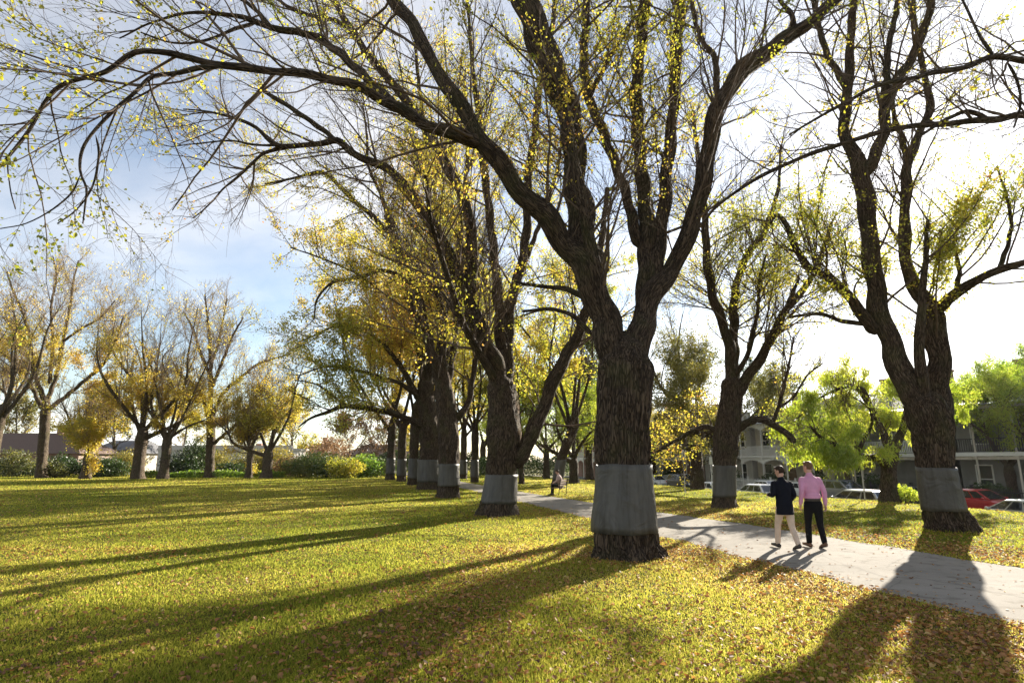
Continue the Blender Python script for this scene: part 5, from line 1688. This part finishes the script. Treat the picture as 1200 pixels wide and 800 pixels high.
for (u, s, rx, ry, h, n_, mat_, tn, lab) in [
    (st_u(905, 17.2), 17.2, 1.2, 1.0, 2.0, 2500, 'leaf_dark', 0.3, 'dark rounded shrub before the cream house'),
    (st_u(893, 17), 17.0, 0.9, 0.9, 1.3, 1600, 'leaf_dark', 0.25, 'low dark shrub beside the rounded one'),
    (st_u(955, 17.5), 17.5, 1.3, 1.0, 1.8, 2500, 'leaf_dark', 0.4, 'dark shrub behind the man in pink'),
    (st_u(785, 17), 17.0, 1.5, 1.3, 2.6, 3000, 'leaf_dark', 0.5, 'tall dark shrub before the white columned house'),
    (st_u(1020, 17), 17.0, 1.6, 1.2, 1.8, 2600, 'leaf_dark', 0.35, 'dark garden shrub under the lime pepper tree'),
    (st_u(1150, 17), 17.0, 1.4, 1.0, 1.5, 2500, 'leaf_dark', 0.4, 'garden shrub behind the iron fence at the right'),
    (st_u(850, 17), 17.0, 1.5, 1.2, 2.2, 2500, 'leaf_dark', 0.5, 'garden shrub behind the pale wrapped elm'),
]:
    p_ = st(u, s, -1.1)
    bush('garden_shrub', lab, p_[0], p_[1], rx, ry, h, n_, 0.16, mat_, (tn, 0.2), -1.1, 'garden shrubs before the houses', u * 0.3)
q = on_ground(1062, 588)
bush('small_shrub', 'little lime shrub sprouting at the foot of the pepper tree', q[0], q[1], 0.55, 0.5, 0.75, 900, 0.11, 'leaf_lime', (0.75, 0.2), -0.02, None, 3.0)

# sign posts on the near verge
for (px, py, h, lab) in [(1014, 586, 2.3, 'grey parking sign post between the silver estate and the pepper tree'), (803, 577, 2.6, 'pale sign post left of the straight dark trunk'), (835, 576, 2.2, 'slim pale sign post just left of the pale wrapped elm')]:
    g = on_ground(px, py)
    rt = thing('sign_post', lab, 'sign', (g[0], g[1], 0), 0.45, 'sign posts along the street')
    bm = bmesh.new()
    cyl(bm, (0, 0, -0.5), (0, 0, h), 0.035, n=10)
    obj_bm('pole', bm, M['rim'], rt)
    box('sign_plate', (-0.15, 0.15, -0.05, -0.037, h - 0.5, h - 0.05), M['trim'], rt, 0.003)

# ------------------------------------------------------------------ beyond the lawn, left
def cottage(name, label, px0, px1, Yd, h, rh, wall, roof, gable=False, nwin=4, ridge=0.55):
    x0, x1 = [(q_ - 600) / F_PX * Yd * 0.985 for q_ in (px0, px1)]
    root = thing(name, label, 'house', ((x0 + x1) / 2, Yd, 0))
    hw = (x1 - x0) / 2
    box('wall', (-hw, hw, 0, 9, -0.3, h), M[wall], root)
    bm = bmesh.new()
    if rh > 0:
        hip_roof(bm, -hw - 0.5, hw + 0.5, -0.5, 9.5, h + 0.003, rh, ridge)
    else:
        bx(bm, -hw - 0.15, hw + 0.15, -0.15, 9.15, h, h + 0.35)
        bx(bm, -hw, hw, -0.05, 0.3, h + 0.35, h + 0.8)
    rf = obj_bm('roof', bm, M[roof], root)
    bm = bmesh.new()
    bx(bm, hw * 0.3, hw * 0.3 + 0.9, 4.0, 4.8, h + 0.4, h + rh + 1.2)
    obj_bm('chimney', bm, M['brick'], root).parent = rf
    for i in range(nwin):
        x = -hw + 2 * hw * (i + 0.5) / nwin
        if i == nwin // 2:
            d = box('door', (x - 0.5, x + 0.5, -0.05, 0.02, 0.05, 2.15), M['timber'], root)
        else:
            window(root, x, 0.9, 1.2, 1.4)
    return root


cottage('brick_house', 'low brick house with a wide brown roof at the far left edge', -60, 94, 88, 3.0, 3.2, 'brick', 'tile', nwin=6)
cottage('long_building', 'long cream building with a flat roof behind the far elms', 186, 342, 96, 3.6, 0, 'white_wall', 'white_wall', nwin=9)
cottage('small_house', 'small pale house with tiled roof seen in the gap right of the low yellow elm', 352, 380, 120, 3.4, 2.2, 'cream', 'tile', nwin=3)
cottage('distant_house', 'pale distant house behind the golden far elms', 100, 170, 104, 3.2, 2.4, 'cream', 'slate', nwin=5)
cottage('distant_house', 'distant low house behind the end of the avenue', 400, 520, 130, 3.2, 2.4, 'cream', 'tile', nwin=6)

SHR = 'shrubs along the far edge of the lawn'
for (px, Yd, rx, ry, h, n_, ls, mat_, tn, lab) in [
    (75, 71, 2.0, 1.6, 2.6, 3500, 0.2, 'leaf_dark', 0.35, 'dark shrub right of the broad bare elm'),
    (66, 69, 1.4, 1.2, 1.9, 2200, 0.2, 'leaf_olive', 0.3, 'dull brownish shrub beside the dark one by the bare elm'),
    (118, 72, 2.4, 1.6, 1.9, 3500, 0.2, 'leaf_dark', 0.3, 'low dark shrub right of the short yellow tree'),
    (135, 73, 2.2, 1.5, 2.2, 3200, 0.2, 'leaf_dark', 0.45, 'dark shrub left of the tall third trunk'),
    (216, 72, 2.3, 1.8, 2.6, 4000, 0.2, 'leaf_dark', 0.2, 'very dark shrub left of the fan crowned elm'),
    (232, 74, 1.8, 1.6, 4.6, 4200, 0.2, 'leaf_dark', 0.3, 'tall dark conifer like shrub behind the fan crowned elm'),
    (272, 73, 1.5, 1.2, 1.7, 2200, 0.2, 'leaf_dark', 0.4, 'small dark shrub between fan crowned elm and twin stemmed tree'),
    (358, 70, 2.4, 1.6, 2.3, 4000, 0.2, 'leaf_dark', 0.8, 'leafy green shrub at the left of the gap'),
    (372, 74, 2.6, 1.8, 3.0, 4000, 0.2, 'leaf_dark', 0.7, 'taller green shrub in the middle of the gap'),
    (390, 70, 2.3, 1.6, 2.2, 3800, 0.2, 'leaf_dark', 0.6, 'dark green shrub left of the yellow one'),
    (406, 68, 2.0, 1.5, 2.1, 3600, 0.19, 'leaf_gold', 0.2, 'rounded yellow shrub at the end of the avenue'),
    (424, 71, 2.2, 1.6, 2.6, 3800, 0.2, 'leaf_lime', 0.15, 'green shrub between the yellow one and the last trunk'),
    (440, 73, 2.2, 1.6, 2.2, 3500, 0.2, 'leaf_dark', 0.7, 'dull green shrub close to the farthest avenue elm'),
    (20, 74, 2.6, 1.6, 3.0, 3600, 0.2, 'leaf_olive', 0.2, 'dull olive shrub near the left edge before the brick house'),
    (150, 76, 2.4, 1.6, 3.2, 3600, 0.2, 'leaf_olive', 0.7, 'olive shrub just left of the tall third trunk'),
    (300, 77, 2.6, 1.6, 3.0, 3600, 0.2, 'leaf_olive', 0.45, 'dull olive shrub behind the twin stemmed tree'),
    (325, 79, 2.6, 1.8, 3.6, 4000, 0.2, 'leaf_olive', 0.8, 'straw yellow shrub behind the low dividing elm'),
    (255, 80, 2.8, 1.8, 3.3, 4000, 0.2, 'leaf_olive', 0.6, 'olive shrub before the cream building'),
    (345, 76, 2.0, 1.6, 2.4, 3200, 0.2, 'leaf_rust', 0.7, 'orange brown shrub behind the low dividing elm'),
    (384, 80, 3.0, 2.0, 4.4, 4500, 0.22, 'leaf_rust', 0.75, 'large rust red shrub behind the green ones'),
]:
    x_ = (px - 600) / F_PX * Yd * 0.985
    bush('shrub', lab, x_, Yd, rx, ry, h, n_, ls, mat_, (tn, 0.25), 0.0, SHR, px * 0.07)


def hx(px, Yd): return ((px - 600) / F_PX * Yd * 0.985, Yd)


hedge('hedge', 'long low green border hedge before the cream building', hx(170, 69), hx(338, 70), 1.4, 0.75, 9000, 0.16, 'leaf_lime', (0.1, 0.25), seed=1)
hedge('hedge', 'clipped dark hedge before the brown roofed house', hx(-80, 76), hx(150, 78), 1.6, 1.7, 12000, 0.2, 'leaf_dark', (0.4, 0.25), seed=2)
hedge('hedge', 'tall dark hedge closing the lawn behind the avenue', hx(425, 84), hx(560, 86), 2.0, 3.0, 11000, 0.22, 'leaf_dark', (0.6, 0.25), seed=3)
hedge('hedge', 'dark hedge behind the seated person', hx(556, 76), hx(668, 72), 2.0, 2.6, 10000, 0.2, 'leaf_dark', (0.45, 0.25), seed=4)
hedge('hedge', 'high dark hedge beyond the far houses on the left', hx(-200, 128), hx(400, 132), 2.0, 3.0, 14000, 0.35, 'leaf_olive', (0.4, 0.25), seed=5)
print('street built')
# ------------------------------------------------------------------ people
def closed_tube(P, R, n=14, U=None, flat0=False):
    """closed tube with rounded ends through the rows of P; R (k,) or (k,2) = half widths along U and across it"""
    P = np.asarray(P, float)
    R = np.asarray(R, float)
    if R.ndim == 1: R = np.stack([R, R], 1)
    d0 = (P[0] - P[1]) / np.linalg.norm(P[0] - P[1])
    d1 = (P[-1] - P[-2]) / np.linalg.norm(P[-1] - P[-2])
    c = catmull(np.hstack([P, R]), 0.03)
    P, R = c[:, :3], np.maximum(c[:, 3:], 0.003)
    e0, e1 = R[0].mean(), R[-1].mean()
    P = np.vstack([P[0] + d0 * e0 * 0.9, P[0] + d0 * e0 * 0.6, P, P[-1] + d1 * e1 * 0.6, P[-1] + d1 * e1 * 0.9])
    R = np.vstack([R[0] * 0.4, R[0] * 0.8, R, R[-1] * 0.8, R[-1] * 0.4])
    if flat0:
        P, R = P[2:], R[2:]
    T = norm(np.gradient(P, axis=0))
    u = np.array([1.0, 0, 0]) if U is None else np.asarray(U, float)
    Uv = norm(u - (T @ u)[:, None] * T)
    W = np.cross(T, Uv)
    a = np.linspace(0, 2 * PI, n, endpoint=False)
    V = P[:, None, :] + R[:, 0, None, None] * np.cos(a)[None, :, None] * Uv[:, None, :] + R[:, 1, None, None] * np.sin(a)[None, :, None] * W[:, None, :]
    k = len(P)
    F = []
    for i in range(k - 1):
        for j in range(n):
            F.append((i * n + j, i * n + (j + 1) % n, (i + 1) * n + (j + 1) % n, (i + 1) * n + j))
    F.append(tuple(range(n))[::-1])
    F.append(tuple((k - 1) * n + j for j in range(n)))
    return V.reshape(-1, 3), F


def rings(rows, n=20):
    """horizontal ellipses (cx, cy, cz, rx, ry) lofted into a closed solid"""
    c = catmull(np.array(rows, float), 0.03)
    a = np.linspace(0, 2 * PI, n, endpoint=False)
    V = np.stack([c[:, None, 0] + c[:, None, 3] * np.cos(a), c[:, None, 1] + c[:, None, 4] * np.sin(a), np.repeat(c[:, 2:3], n, 1)], -1)
    k = len(c)
    F = [(i * n + j, i * n + (j + 1) % n, (i + 1) * n + (j + 1) % n, (i + 1) * n + j) for i in range(k - 1) for j in range(n)]
    F.append(tuple(range(n))[::-1])
    F.append(tuple((k - 1) * n + j for j in range(n)))
    return V.reshape(-1, 3), F


def fuse(name, pieces, voxel, mat, parent, smooth=3, sm=0.5):
    """overlapping solids grown together into one continuous skin"""
    V, F, n = [], [], 0
    for v, f in pieces:
        V += [tuple(q) for q in v]
        F += [tuple(i + n for i in q) for q in f]
        n += len(v)
    me = bpy.data.meshes.new(name)
    me.from_pydata(V, [], F)
    bm = bmesh.new()
    bm.from_mesh(me)
    # every solid outward
    bmesh.ops.recalc_face_normals(bm, faces=bm.faces)
    bm.to_mesh(me)
    bm.free()
    o = bpy.data.objects.new(name, me)
    COL.objects.link(o)
    r_ = o.modifiers.new('r', 'REMESH')
    r_.mode = 'VOXEL'
    r_.voxel_size = voxel
    s_ = o.modifiers.new('s', 'SMOOTH')
    s_.iterations = smooth
    s_.factor = sm
    dg = bpy.context.evaluated_depsgraph_get()
    me2 = bpy.data.meshes.new_from_object(o.evaluated_get(dg))
    o.modifiers.clear()
    o.data = me2
    bpy.data.meshes.remove(me)
    me2.name = name
    for p in me2.polygons: p.use_smooth = True
    me2.materials.clear()
    me2.materials.append(mat)
    o.parent = parent
    return o


def hand_pieces(w_, d, side, up, palm_n, sc=1.0, curl=0.5):
    """palm, four fingers of different length and a thumb; d = direction of the fingers, side = thumb side"""
    d, side, palm_n = [np.array(v, float) / np.linalg.norm(v) for v in (d, side, palm_n)]
    out_ = [closed_tube([w_, w_ + d * 0.045 * sc, w_ + d * 0.085 * sc], [(0.028 * sc, 0.017 * sc), (0.040 * sc, 0.016 * sc), (0.041 * sc, 0.014 * sc)], 12, U=side)]
    for k, ln in enumerate((0.070, 0.080, 0.074, 0.058)):
        b = w_ + d * 0.083 * sc + side * (0.029 - 0.0195 * k) * sc
        c1 = d * math.cos(curl * 0.5) + palm_n * math.sin(curl * 0.5)
        c2 = d * math.cos(curl * 1.3) + palm_n * math.sin(curl * 1.3)
        c3 = d * math.cos(curl * 2.0) + palm_n * math.sin(curl * 2.0)
        p1 = b + c1 * ln * 0.42 * sc
        p2 = p1 + c2 * ln * 0.33 * sc
        p3 = p2 + c3 * ln * 0.25 * sc
        out_.append(closed_tube([b - d * 0.01 * sc, p1, p2, p3], [0.0095 * sc, 0.009 * sc, 0.0082 * sc, 0.007 * sc], 8, U=palm_n))
    b = w_ + d * 0.03 * sc + side * 0.03 * sc
    t1 = b + (side * 0.7 + d * 0.7 + palm_n * 0.3) * 0.036 * sc
    t2 = t1 + (side * 0.25 + d * 0.9 + palm_n * 0.4) * 0.028 * sc
    out_.append(closed_tube([b - side * 0.012 * sc, t1, t2], [0.0125 * sc, 0.0105 * sc, 0.008 * sc], 8, U=palm_n))
    return out_


def head_pieces(c, yaw=0.0, pitch=0.0):
    """skull with jaw, brow, nose, lips and ears; c = middle of the head, face to +y"""
    rows = [(0, 0.030, -0.118, 0.018, 0.022), (0, 0.028, -0.105, 0.040, 0.050), (0, 0.022, -0.075, 0.056, 0.072), (0, 0.012, -0.035, 0.066, 0.086), (0, 0.004, 0.01, 0.074, 0.096), (0, -0.004, 0.055, 0.076, 0.098), (0, -0.008, 0.09, 0.062, 0.080), (0, -0.008, 0.112, 0.035, 0.046), (0, -0.008, 0.12, 0.01, 0.012)]
    ps = [rings(rows, 20)]
    ps.append(closed_tube([(0, 0.088, 0.012), (0, 0.106, -0.022), (0, 0.100, -0.036)], [(0.009, 0.010), (0.014, 0.014), (0.015, 0.010)], 10))
    ps.append(closed_tube([(-0.022, 0.086, -0.066), (0, 0.095, -0.064), (0.022, 0.086, -0.066)], [0.006, 0.010, 0.006], 8, U=(0, 0, 1)))
    ps.append(closed_tube([(-0.045, 0.080, 0.03), (0, 0.097, 0.034), (0.045, 0.080, 0.03)], [0.008, 0.010, 0.008], 8, U=(0, 0, 1)))
    for sg in (-1, 1):
        ps.append(closed_tube([(sg * 0.073, -0.008, 0.028), (sg * 0.082, -0.014, 0.0), (sg * 0.074, -0.004, -0.03)], [(0.008, 0.018), (0.009, 0.02), (0.007, 0.012)], 10))
    cy_, sy_ = math.cos(yaw), math.sin(yaw)
    cx_, sx_ = math.cos(pitch), math.sin(pitch)
    Rz = np.array([[cy_, -sy_, 0], [sy_, cy_, 0], [0, 0, 1]])
    Rx = np.array([[1, 0, 0], [0, cx_, -sx_], [0, sx_, cx_]])
    Rm = Rz @ Rx
    return [(v @ Rm.T + c, f) for v, f in ps], Rm


SKIN = mat_plain('skin', (0.48, 0.27, 0.19), 0.5, noise_amt=0.06)
HAIR_D = mat_plain('dark brown hair', (0.035, 0.022, 0.015), 0.55, noise_amt=0.3, noise_scale=60, bump=0.5, spec=0.08)
HAIR_B = mat_plain('light brown hair', (0.14, 0.08, 0.045), 0.5, noise_amt=0.3, noise_scale=60, bump=0.5, spec=0.08)
NAVY = mat_plain('navy wool', (0.007, 0.008, 0.013), 0.85, noise_amt=0.2, noise_scale=9, bump=0.9, spec=0.1)
BEIGE = mat_plain('beige cotton', (0.55, 0.42, 0.32), 0.8, noise_amt=0.1, noise_scale=9, bump=1.0)
PINK = mat_plain('pink cotton', (0.55, 0.25, 0.38), 0.75, noise_amt=0.1, noise_scale=9, bump=1.0)
BLACKC = mat_plain('black cotton', (0.007, 0.007, 0.008), 0.8, noise_amt=0.2, noise_scale=9, bump=0.9, spec=0.1)
SHOE_B = mat_plain('brown leather', (0.10, 0.045, 0.02), 0.4, noise_amt=0.2)
SHOE_D = mat_plain('dark leather', (0.025, 0.018, 0.014), 0.4, noise_amt=0.2)
SOLE = mat_plain('shoe sole', (0.03, 0.025, 0.02), 0.8)
EYE = mat_plain('eye', (0.05, 0.035, 0.03), 0.2)
DUSTY = mat_plain('dusty pink knit', (0.46, 0.33, 0.29), 0.85, noise_amt=0.12, noise_scale=18, bump=0.3)


def person(label, loc, rz, J, cloth, scale=1.0):
    """J: joints as (x right, y forward, z up) in metres"""
    root = thing('person', label, 'person', loc, rz)
    root.scale = (scale,) * 3
    A = lambda k_: np.array(J[k_], float)
    hc = A('head')
    hp, Rm = head_pieces(hc, J.get('yaw', 0), J.get('pitch', 0))
    body = list(hp)
    nb, pel, ch = A('neck'), A('pelvis'), A('chest')
    body.append(closed_tube([nb - (0, 0, 0.04), nb + (hc - nb) * 0.35, hc + Rm @ np.array([0, -0.02, -0.06])], [0.066, 0.056, 0.058], 14))
    tor = [(pel - (0, 0, 0.06), (0.150, 0.11)), (pel + (0, 0, 0.04), (0.165, 0.118)), (pel * 0.55 + ch * 0.45, (0.140, 0.105)), (ch, (0.170, 0.12)), (ch * 0.35 + nb * 0.65, (0.155, 0.088)), (nb - (0, 0, 0.02), (0.08, 0.064))]
    body.append(closed_tube([q[0] for q in tor], [q[1] for q in tor], 20))
    arms, legs = [], []
    for sd in 'LR':
        sh, el, wr = A('sh' + sd), A('el' + sd), A('wr' + sd)
        body.append(closed_tube([nb * 0.4 + sh * 0.6 - (0, 0, 0.07), sh - (0, 0, 0.045), (sh + el) / 2, el, el * 0.55 + wr * 0.45, wr], [0.046, 0.050, 0.046, 0.040, 0.038, 0.027], 12))
        hd = A('hd' + sd) if 'hd' + sd in J else (wr - el)
        body += hand_pieces(wr + hd / np.linalg.norm(hd) * 0.005, hd, J.get('th' + sd, (0, 1, 0.05)), None, J.get('pn' + sd, (1 if sd == 'L' else -1, 0, 0)), curl=J.get('curl' + sd, 0.45))
        hp_, kn, an = A('hp' + sd), A('kn' + sd), A('an' + sd)
        body.append(closed_tube([hp_, hp_ * 0.5 + kn * 0.5, kn, kn * 0.6 + an * 0.4, an], [0.088, 0.074, 0.056, 0.052, 0.036], 12))
        tv = A('toe' + sd) - an
        body.append(closed_tube([an - (0, 0, 0.03), A('toe' + sd)], [(0.036, 0.035), (0.03, 0.02)], 10))
    fuse('body', body, 0.0075, SKIN, root, 2)
    # eyes
    for sg in (-1, 1):
        bm = bmesh.new()
        bmesh.ops.create_uvsphere(bm, u_segments=10, v_segments=8, radius=0.011)
        bmesh.ops.translate(bm, verts=bm.verts, vec=Vector(hc + Rm @ np.array([sg * 0.031, 0.078, 0.008])))
        obj_bm('eye', bm, EYE, root, smooth=True)
    # hair: cap over skull, back and sides
    cap = [(0, -0.020, -0.045, 0.062, 0.078), (0, -0.022, -0.01, 0.076, 0.090), (0, -0.016, 0.035, 0.083, 0.101), (0, -0.012, 0.07, 0.081, 0.101), (0, -0.010, 0.105, 0.062, 0.080), (0, -0.010, 0.128, 0.034, 0.045), (0, -0.010, 0.135, 0.008, 0.01)]
    v, f = rings(cap, 22)
    v = np.array(v)
    # cut back from the face
    fr = v[:, 1] > 0.03
    v[:, 1] = np.where(fr & (v[:, 2] < 0.06), 0.03 + (v[:, 1] - 0.03) * 0.2, v[:, 1])
    tuft = [closed_tube([(-0.05, 0.06, 0.085), (0, 0.085, 0.098), (0.05, 0.062, 0.088)], [0.02, 0.026, 0.02], 8, U=(0, 0, 1))]
    fuse('hair', [(q[0] @ Rm.T + hc, q[1]) for q in [(v, f)] + tuft], 0.008, cloth['hair'], root, 2)
    # top: follows the trunk and arms, sleeves grown in
    e = cloth['ease']
    top = []
    hem = cloth['hem']
    rowz = [(pel + (0, 0, hem), (0.165 + e * cloth.get('flare', 1.0), 0.125 + e * cloth.get('flare', 1.0))), (pel + (0, 0, max(0.04, hem + 0.06)), (0.163 + e, 0.12 + e)), (pel * 0.55 + ch * 0.45, (0.147 + e, 0.112 + e)), (ch, (0.176 + e * 0.8, 0.122 + e * 0.7)), (ch * 0.35 + nb * 0.65, (0.172 + e * 0.6, 0.10 + e * 0.5)), (nb - (0, 0, 0.012), (0.095, 0.08)), (nb + (0, 0.0, 0.014), (0.07, 0.068))]
    top.append(closed_tube([q[0] for q in rowz], [q[1] for q in rowz], 22, flat0=True))
    for sd in 'LR':
        sh, el, wr = A('sh' + sd), A('el' + sd), A('wr' + sd)
        cw = el + (wr - el) * cloth.get('cuff', 0.94)
        top.append(closed_tube([nb * 0.35 + sh * 0.65 - (0, 0, 0.045), sh - (0, 0, 0.025), (sh + el) / 2, el, (el + cw) / 2, cw], np.array([0.048, 0.054, 0.053, 0.048, 0.045, 0.036]) + e * 0.35, 14))
    fuse(cloth['top_name'], top, 0.011, cloth['top'], root, 3)
    tr = [closed_tube([pel - (0, 0, 0.10), pel - (0, 0, 0.02), pel + (0, 0, 0.10)], [(0.15, 0.115), (0.172, 0.125), (0.155, 0.115)], 20)]
    for sd in 'LR':
        hp_, kn, an = A('hp' + sd), A('kn' + sd), A('an' + sd)
        tr.append(closed_tube([hp_ + (0, 0, 0.0), hp_ * 0.5 + kn * 0.5, kn, kn * 0.55 + an * 0.45, an + (kn - an) * 0.04], np.array([0.1, 0.086, 0.068, 0.064, 0.058]) + cloth.get('leg', 0), 14))
    fuse('trousers', tr, 0.011, cloth['bottom'], root, 3)
    if 'belt' in cloth:
        fuse('belt', [closed_tube([pel + (0, 0, 0.058), pel + (0, 0, 0.072)], [(0.176, 0.130), (0.174, 0.128)], 24)], 0.011, cloth['belt'], root, 1)
    for sd in 'LR':
        an, toe = A('an' + sd), A('toe' + sd)
        d = toe - an
        d[2] = 0
        d = d / np.linalg.norm(d)
        dn = A('toe' + sd) - A('heel' + sd)
        heel = A('heel' + sd)
        sh_ = [closed_tube([heel + (0, 0, 0.045), heel + dn * 0.35 + (0, 0, 0.045), heel + dn * 0.7 + (0, 0, 0.03), heel + dn * 1.0 + (0, 0, 0.022)], [(0.036, 0.045), (0.042, 0.044), (0.046, 0.03), (0.034, 0.02)], 14, U=np.cross(d, (0, 0, 1.0)))]
        sh_.append(closed_tube([heel + dn * 0.22 + (0, 0, 0.05), an + (0, 0, 0.01)], [0.045, 0.044], 12))
        so = fuse('shoe', sh_, 0.009, cloth['shoe'], root, 2)
        s2 = fuse('sole', [closed_tube([heel + (0, 0, 0.006), heel + dn * 0.4 + (0, 0, 0.006), heel + dn * 0.75 + (0, 0, 0.006), heel + dn * 1.04 + (0, 0, 0.008)], [(0.036, 0.012), (0.036, 0.012), (0.047, 0.012), (0.03, 0.012)], 12, U=np.cross(d, (0, 0, 1.0)))], 0.008, SOLE, root, 1)
        s2.parent = so
    return root


def walker(swing, armL, armR, lean=0.04, left_fwd=True):
    """joints of a person in mid stride"""
    f = 1 if left_fwd else -1
    J = dict(pelvis=(0, 0, 0.94), chest=(0, lean * 0.6, 1.27), neck=(0, lean, 1.50), head=(0, lean + 0.035, 1.675))
    for sd, sg in (('L', -1), ('R', 1)):
        fw = f if sd == 'L' else -f
        J['hp' + sd] = (sg * 0.092, 0.0 + fw * 0.015, 0.90)
        if fw > 0:
            J['kn' + sd] = (sg * 0.095, swing * 0.62, 0.50)
            J['an' + sd] = (sg * 0.09, swing * 0.85, 0.105)
            J['heel' + sd] = (sg * 0.09, swing * 0.85 - 0.055, 0.015)
            J['toe' + sd] = (sg * 0.105, swing * 0.85 + 0.20, 0.05)
        else:
            J['kn' + sd] = (sg * 0.095, -swing * 0.20, 0.49)
            J['an' + sd] = (sg * 0.09, -swing * 0.88, 0.135)
            J['heel' + sd] = (sg * 0.09, -swing * 0.88 - 0.05, 0.06)
            J['toe' + sd] = (sg * 0.105, -swing * 0.88 + 0.19, 0.004)
        J['sh' + sd] = (sg * 0.19, lean * 0.9, 1.44)
    J.update(armL)
    J.update(armR)
    return J


g1 = on_ground(924, 644)
g2 = on_ground(958, 643)
HEAD = math.radians(9)
J1 = walker(0.27, dict(elL=(-0.25, 0.02, 1.17), wrL=(-0.20, 0.25, 1.16), thL=(0.6, 0, 0.8), pnL=(0.9, 0.1, -0.3), curlL=0.9),
            dict(elR=(0.26, 0.0, 1.16), wrR=(0.21, 0.16, 0.98), pnR=(-1, 0, 0), curlR=0.6), left_fwd=True)
J1['yaw'] = math.radians(26)
J1['pitch'] = math.radians(-10)
person('man walking on the path in a dark navy blazer and beige trousers, left forearm raised', (g1[0], g1[1], 0.012), HEAD, J1,
       dict(hair=HAIR_D, top=NAVY, top_name='blazer', bottom=BEIGE, shoe=SHOE_D, ease=0.024, hem=-0.20, flare=1.3, cuff=0.95), 0.99)
J2 = walker(0.15, dict(elL=(-0.24, -0.03, 1.16), wrL=(-0.245, 0.05, 0.91), pnL=(1, 0, 0), curlL=0.5),
            dict(elR=(0.24, -0.06, 1.16), wrR=(0.245, -0.05, 0.90), pnR=(-1, 0, 0), curlR=0.5), lean=0.03, left_fwd=True)
J2['yaw'] = math.radians(22)
person('taller man walking on the path in a pink shirt and black trousers', (g2[0], g2[1], 0.012), math.radians(4), J2,
       dict(hair=HAIR_B, top=PINK, top_name='shirt', bottom=BLACKC, belt=SHOE_D, shoe=SHOE_B, ease=0.012, hem=0.085, flare=1.2, cuff=0.96), 1.045)

# bench with a person sitting on it
g3 = on_ground(655, 580)
BR = math.radians(68)
bench = thing('park_bench', 'dark slatted park bench under the seated person beside the path', 'bench', (g3[0], g3[1], 0), BR)
bm = bmesh.new()
for i in range(4):
    bx(bm, -0.85, 0.85, -0.20 + i * 0.115, -0.20 + i * 0.115 + 0.095, 0.415, 0.445)
obj_bm('seat', bm, M['timber'], bench)
bm = bmesh.new()
for i in range(3):
    z0 = 0.52 + i * 0.13
    y0 = -0.235 - i * 0.03
    bx(bm, -0.85, 0.85, y0 - 0.015, y0 + 0.015, z0, z0 + 0.105)
obj_bm('backrest', bm, M['timber'], bench)
for x in (-0.7, 0.7):
    for (ya, yb, zt) in ((-0.30, -0.22, 0.90), (0.19, 0.25, 0.415)):
        bm = bmesh.new()
        if zt > 0.5:
            cyl(bm, (x, -0.20, 0), (x, -0.255, 0.45), 0.024, n=8)
            cyl(bm, (x, -0.255, 0.45), (x, -0.34, 0.92), 0.022, n=8)
        else:
            cyl(bm, (x, 0.22, 0), (x, 0.20, 0.412), 0.024, n=8)
        obj_bm('leg', bm, M['iron'], bench)
    bm = bmesh.new()
    cyl(bm, (x, -0.28, 0.62), (x, 0.20, 0.63), 0.02, n=8)
    cyl(bm, (x, 0.20, 0.63), (x, 0.20, 0.40), 0.02, n=8)
    obj_bm('armrest', bm, M['iron'], bench)
J3 = dict(pelvis=(0, -0.10, 0.56), chest=(0, -0.06, 0.90), neck=(0, 0.02, 1.12), head=(0, 0.075, 1.285), pitch=math.radians(-18))
for sd, sg in (('L', -1), ('R', 1)):
    J3['hp' + sd] = (sg * 0.09, -0.06, 0.545)
    J3['kn' + sd] = (sg * 0.11, 0.36, 0.545)
    J3['an' + sd] = (sg * 0.11, 0.40, 0.105)
    J3['heel' + sd] = (sg * 0.11, 0.35, 0.012)
    J3['toe' + sd] = (sg * 0.13, 0.60, 0.012)
    J3['sh' + sd] = (sg * 0.185, 0.0, 1.06)
    J3['el' + sd] = (sg * 0.24, 0.05, 0.80)
    J3['wr' + sd] = (sg * 0.10, 0.24, 0.71)
    J3['th' + sd] = (-sg * 0.3, 0.2, 1)
    J3['pn' + sd] = (-sg * 1, 0, -0.2)
person('person in a dusty pink top sitting on the bench, bent forward', (g3[0], g3[1], 0), BR, J3,
       dict(hair=HAIR_D, top=DUSTY, top_name='jumper', bottom=BLACKC, shoe=SHOE_D, ease=0.022, hem=-0.02, flare=1.1), 1.0)
print('people built')
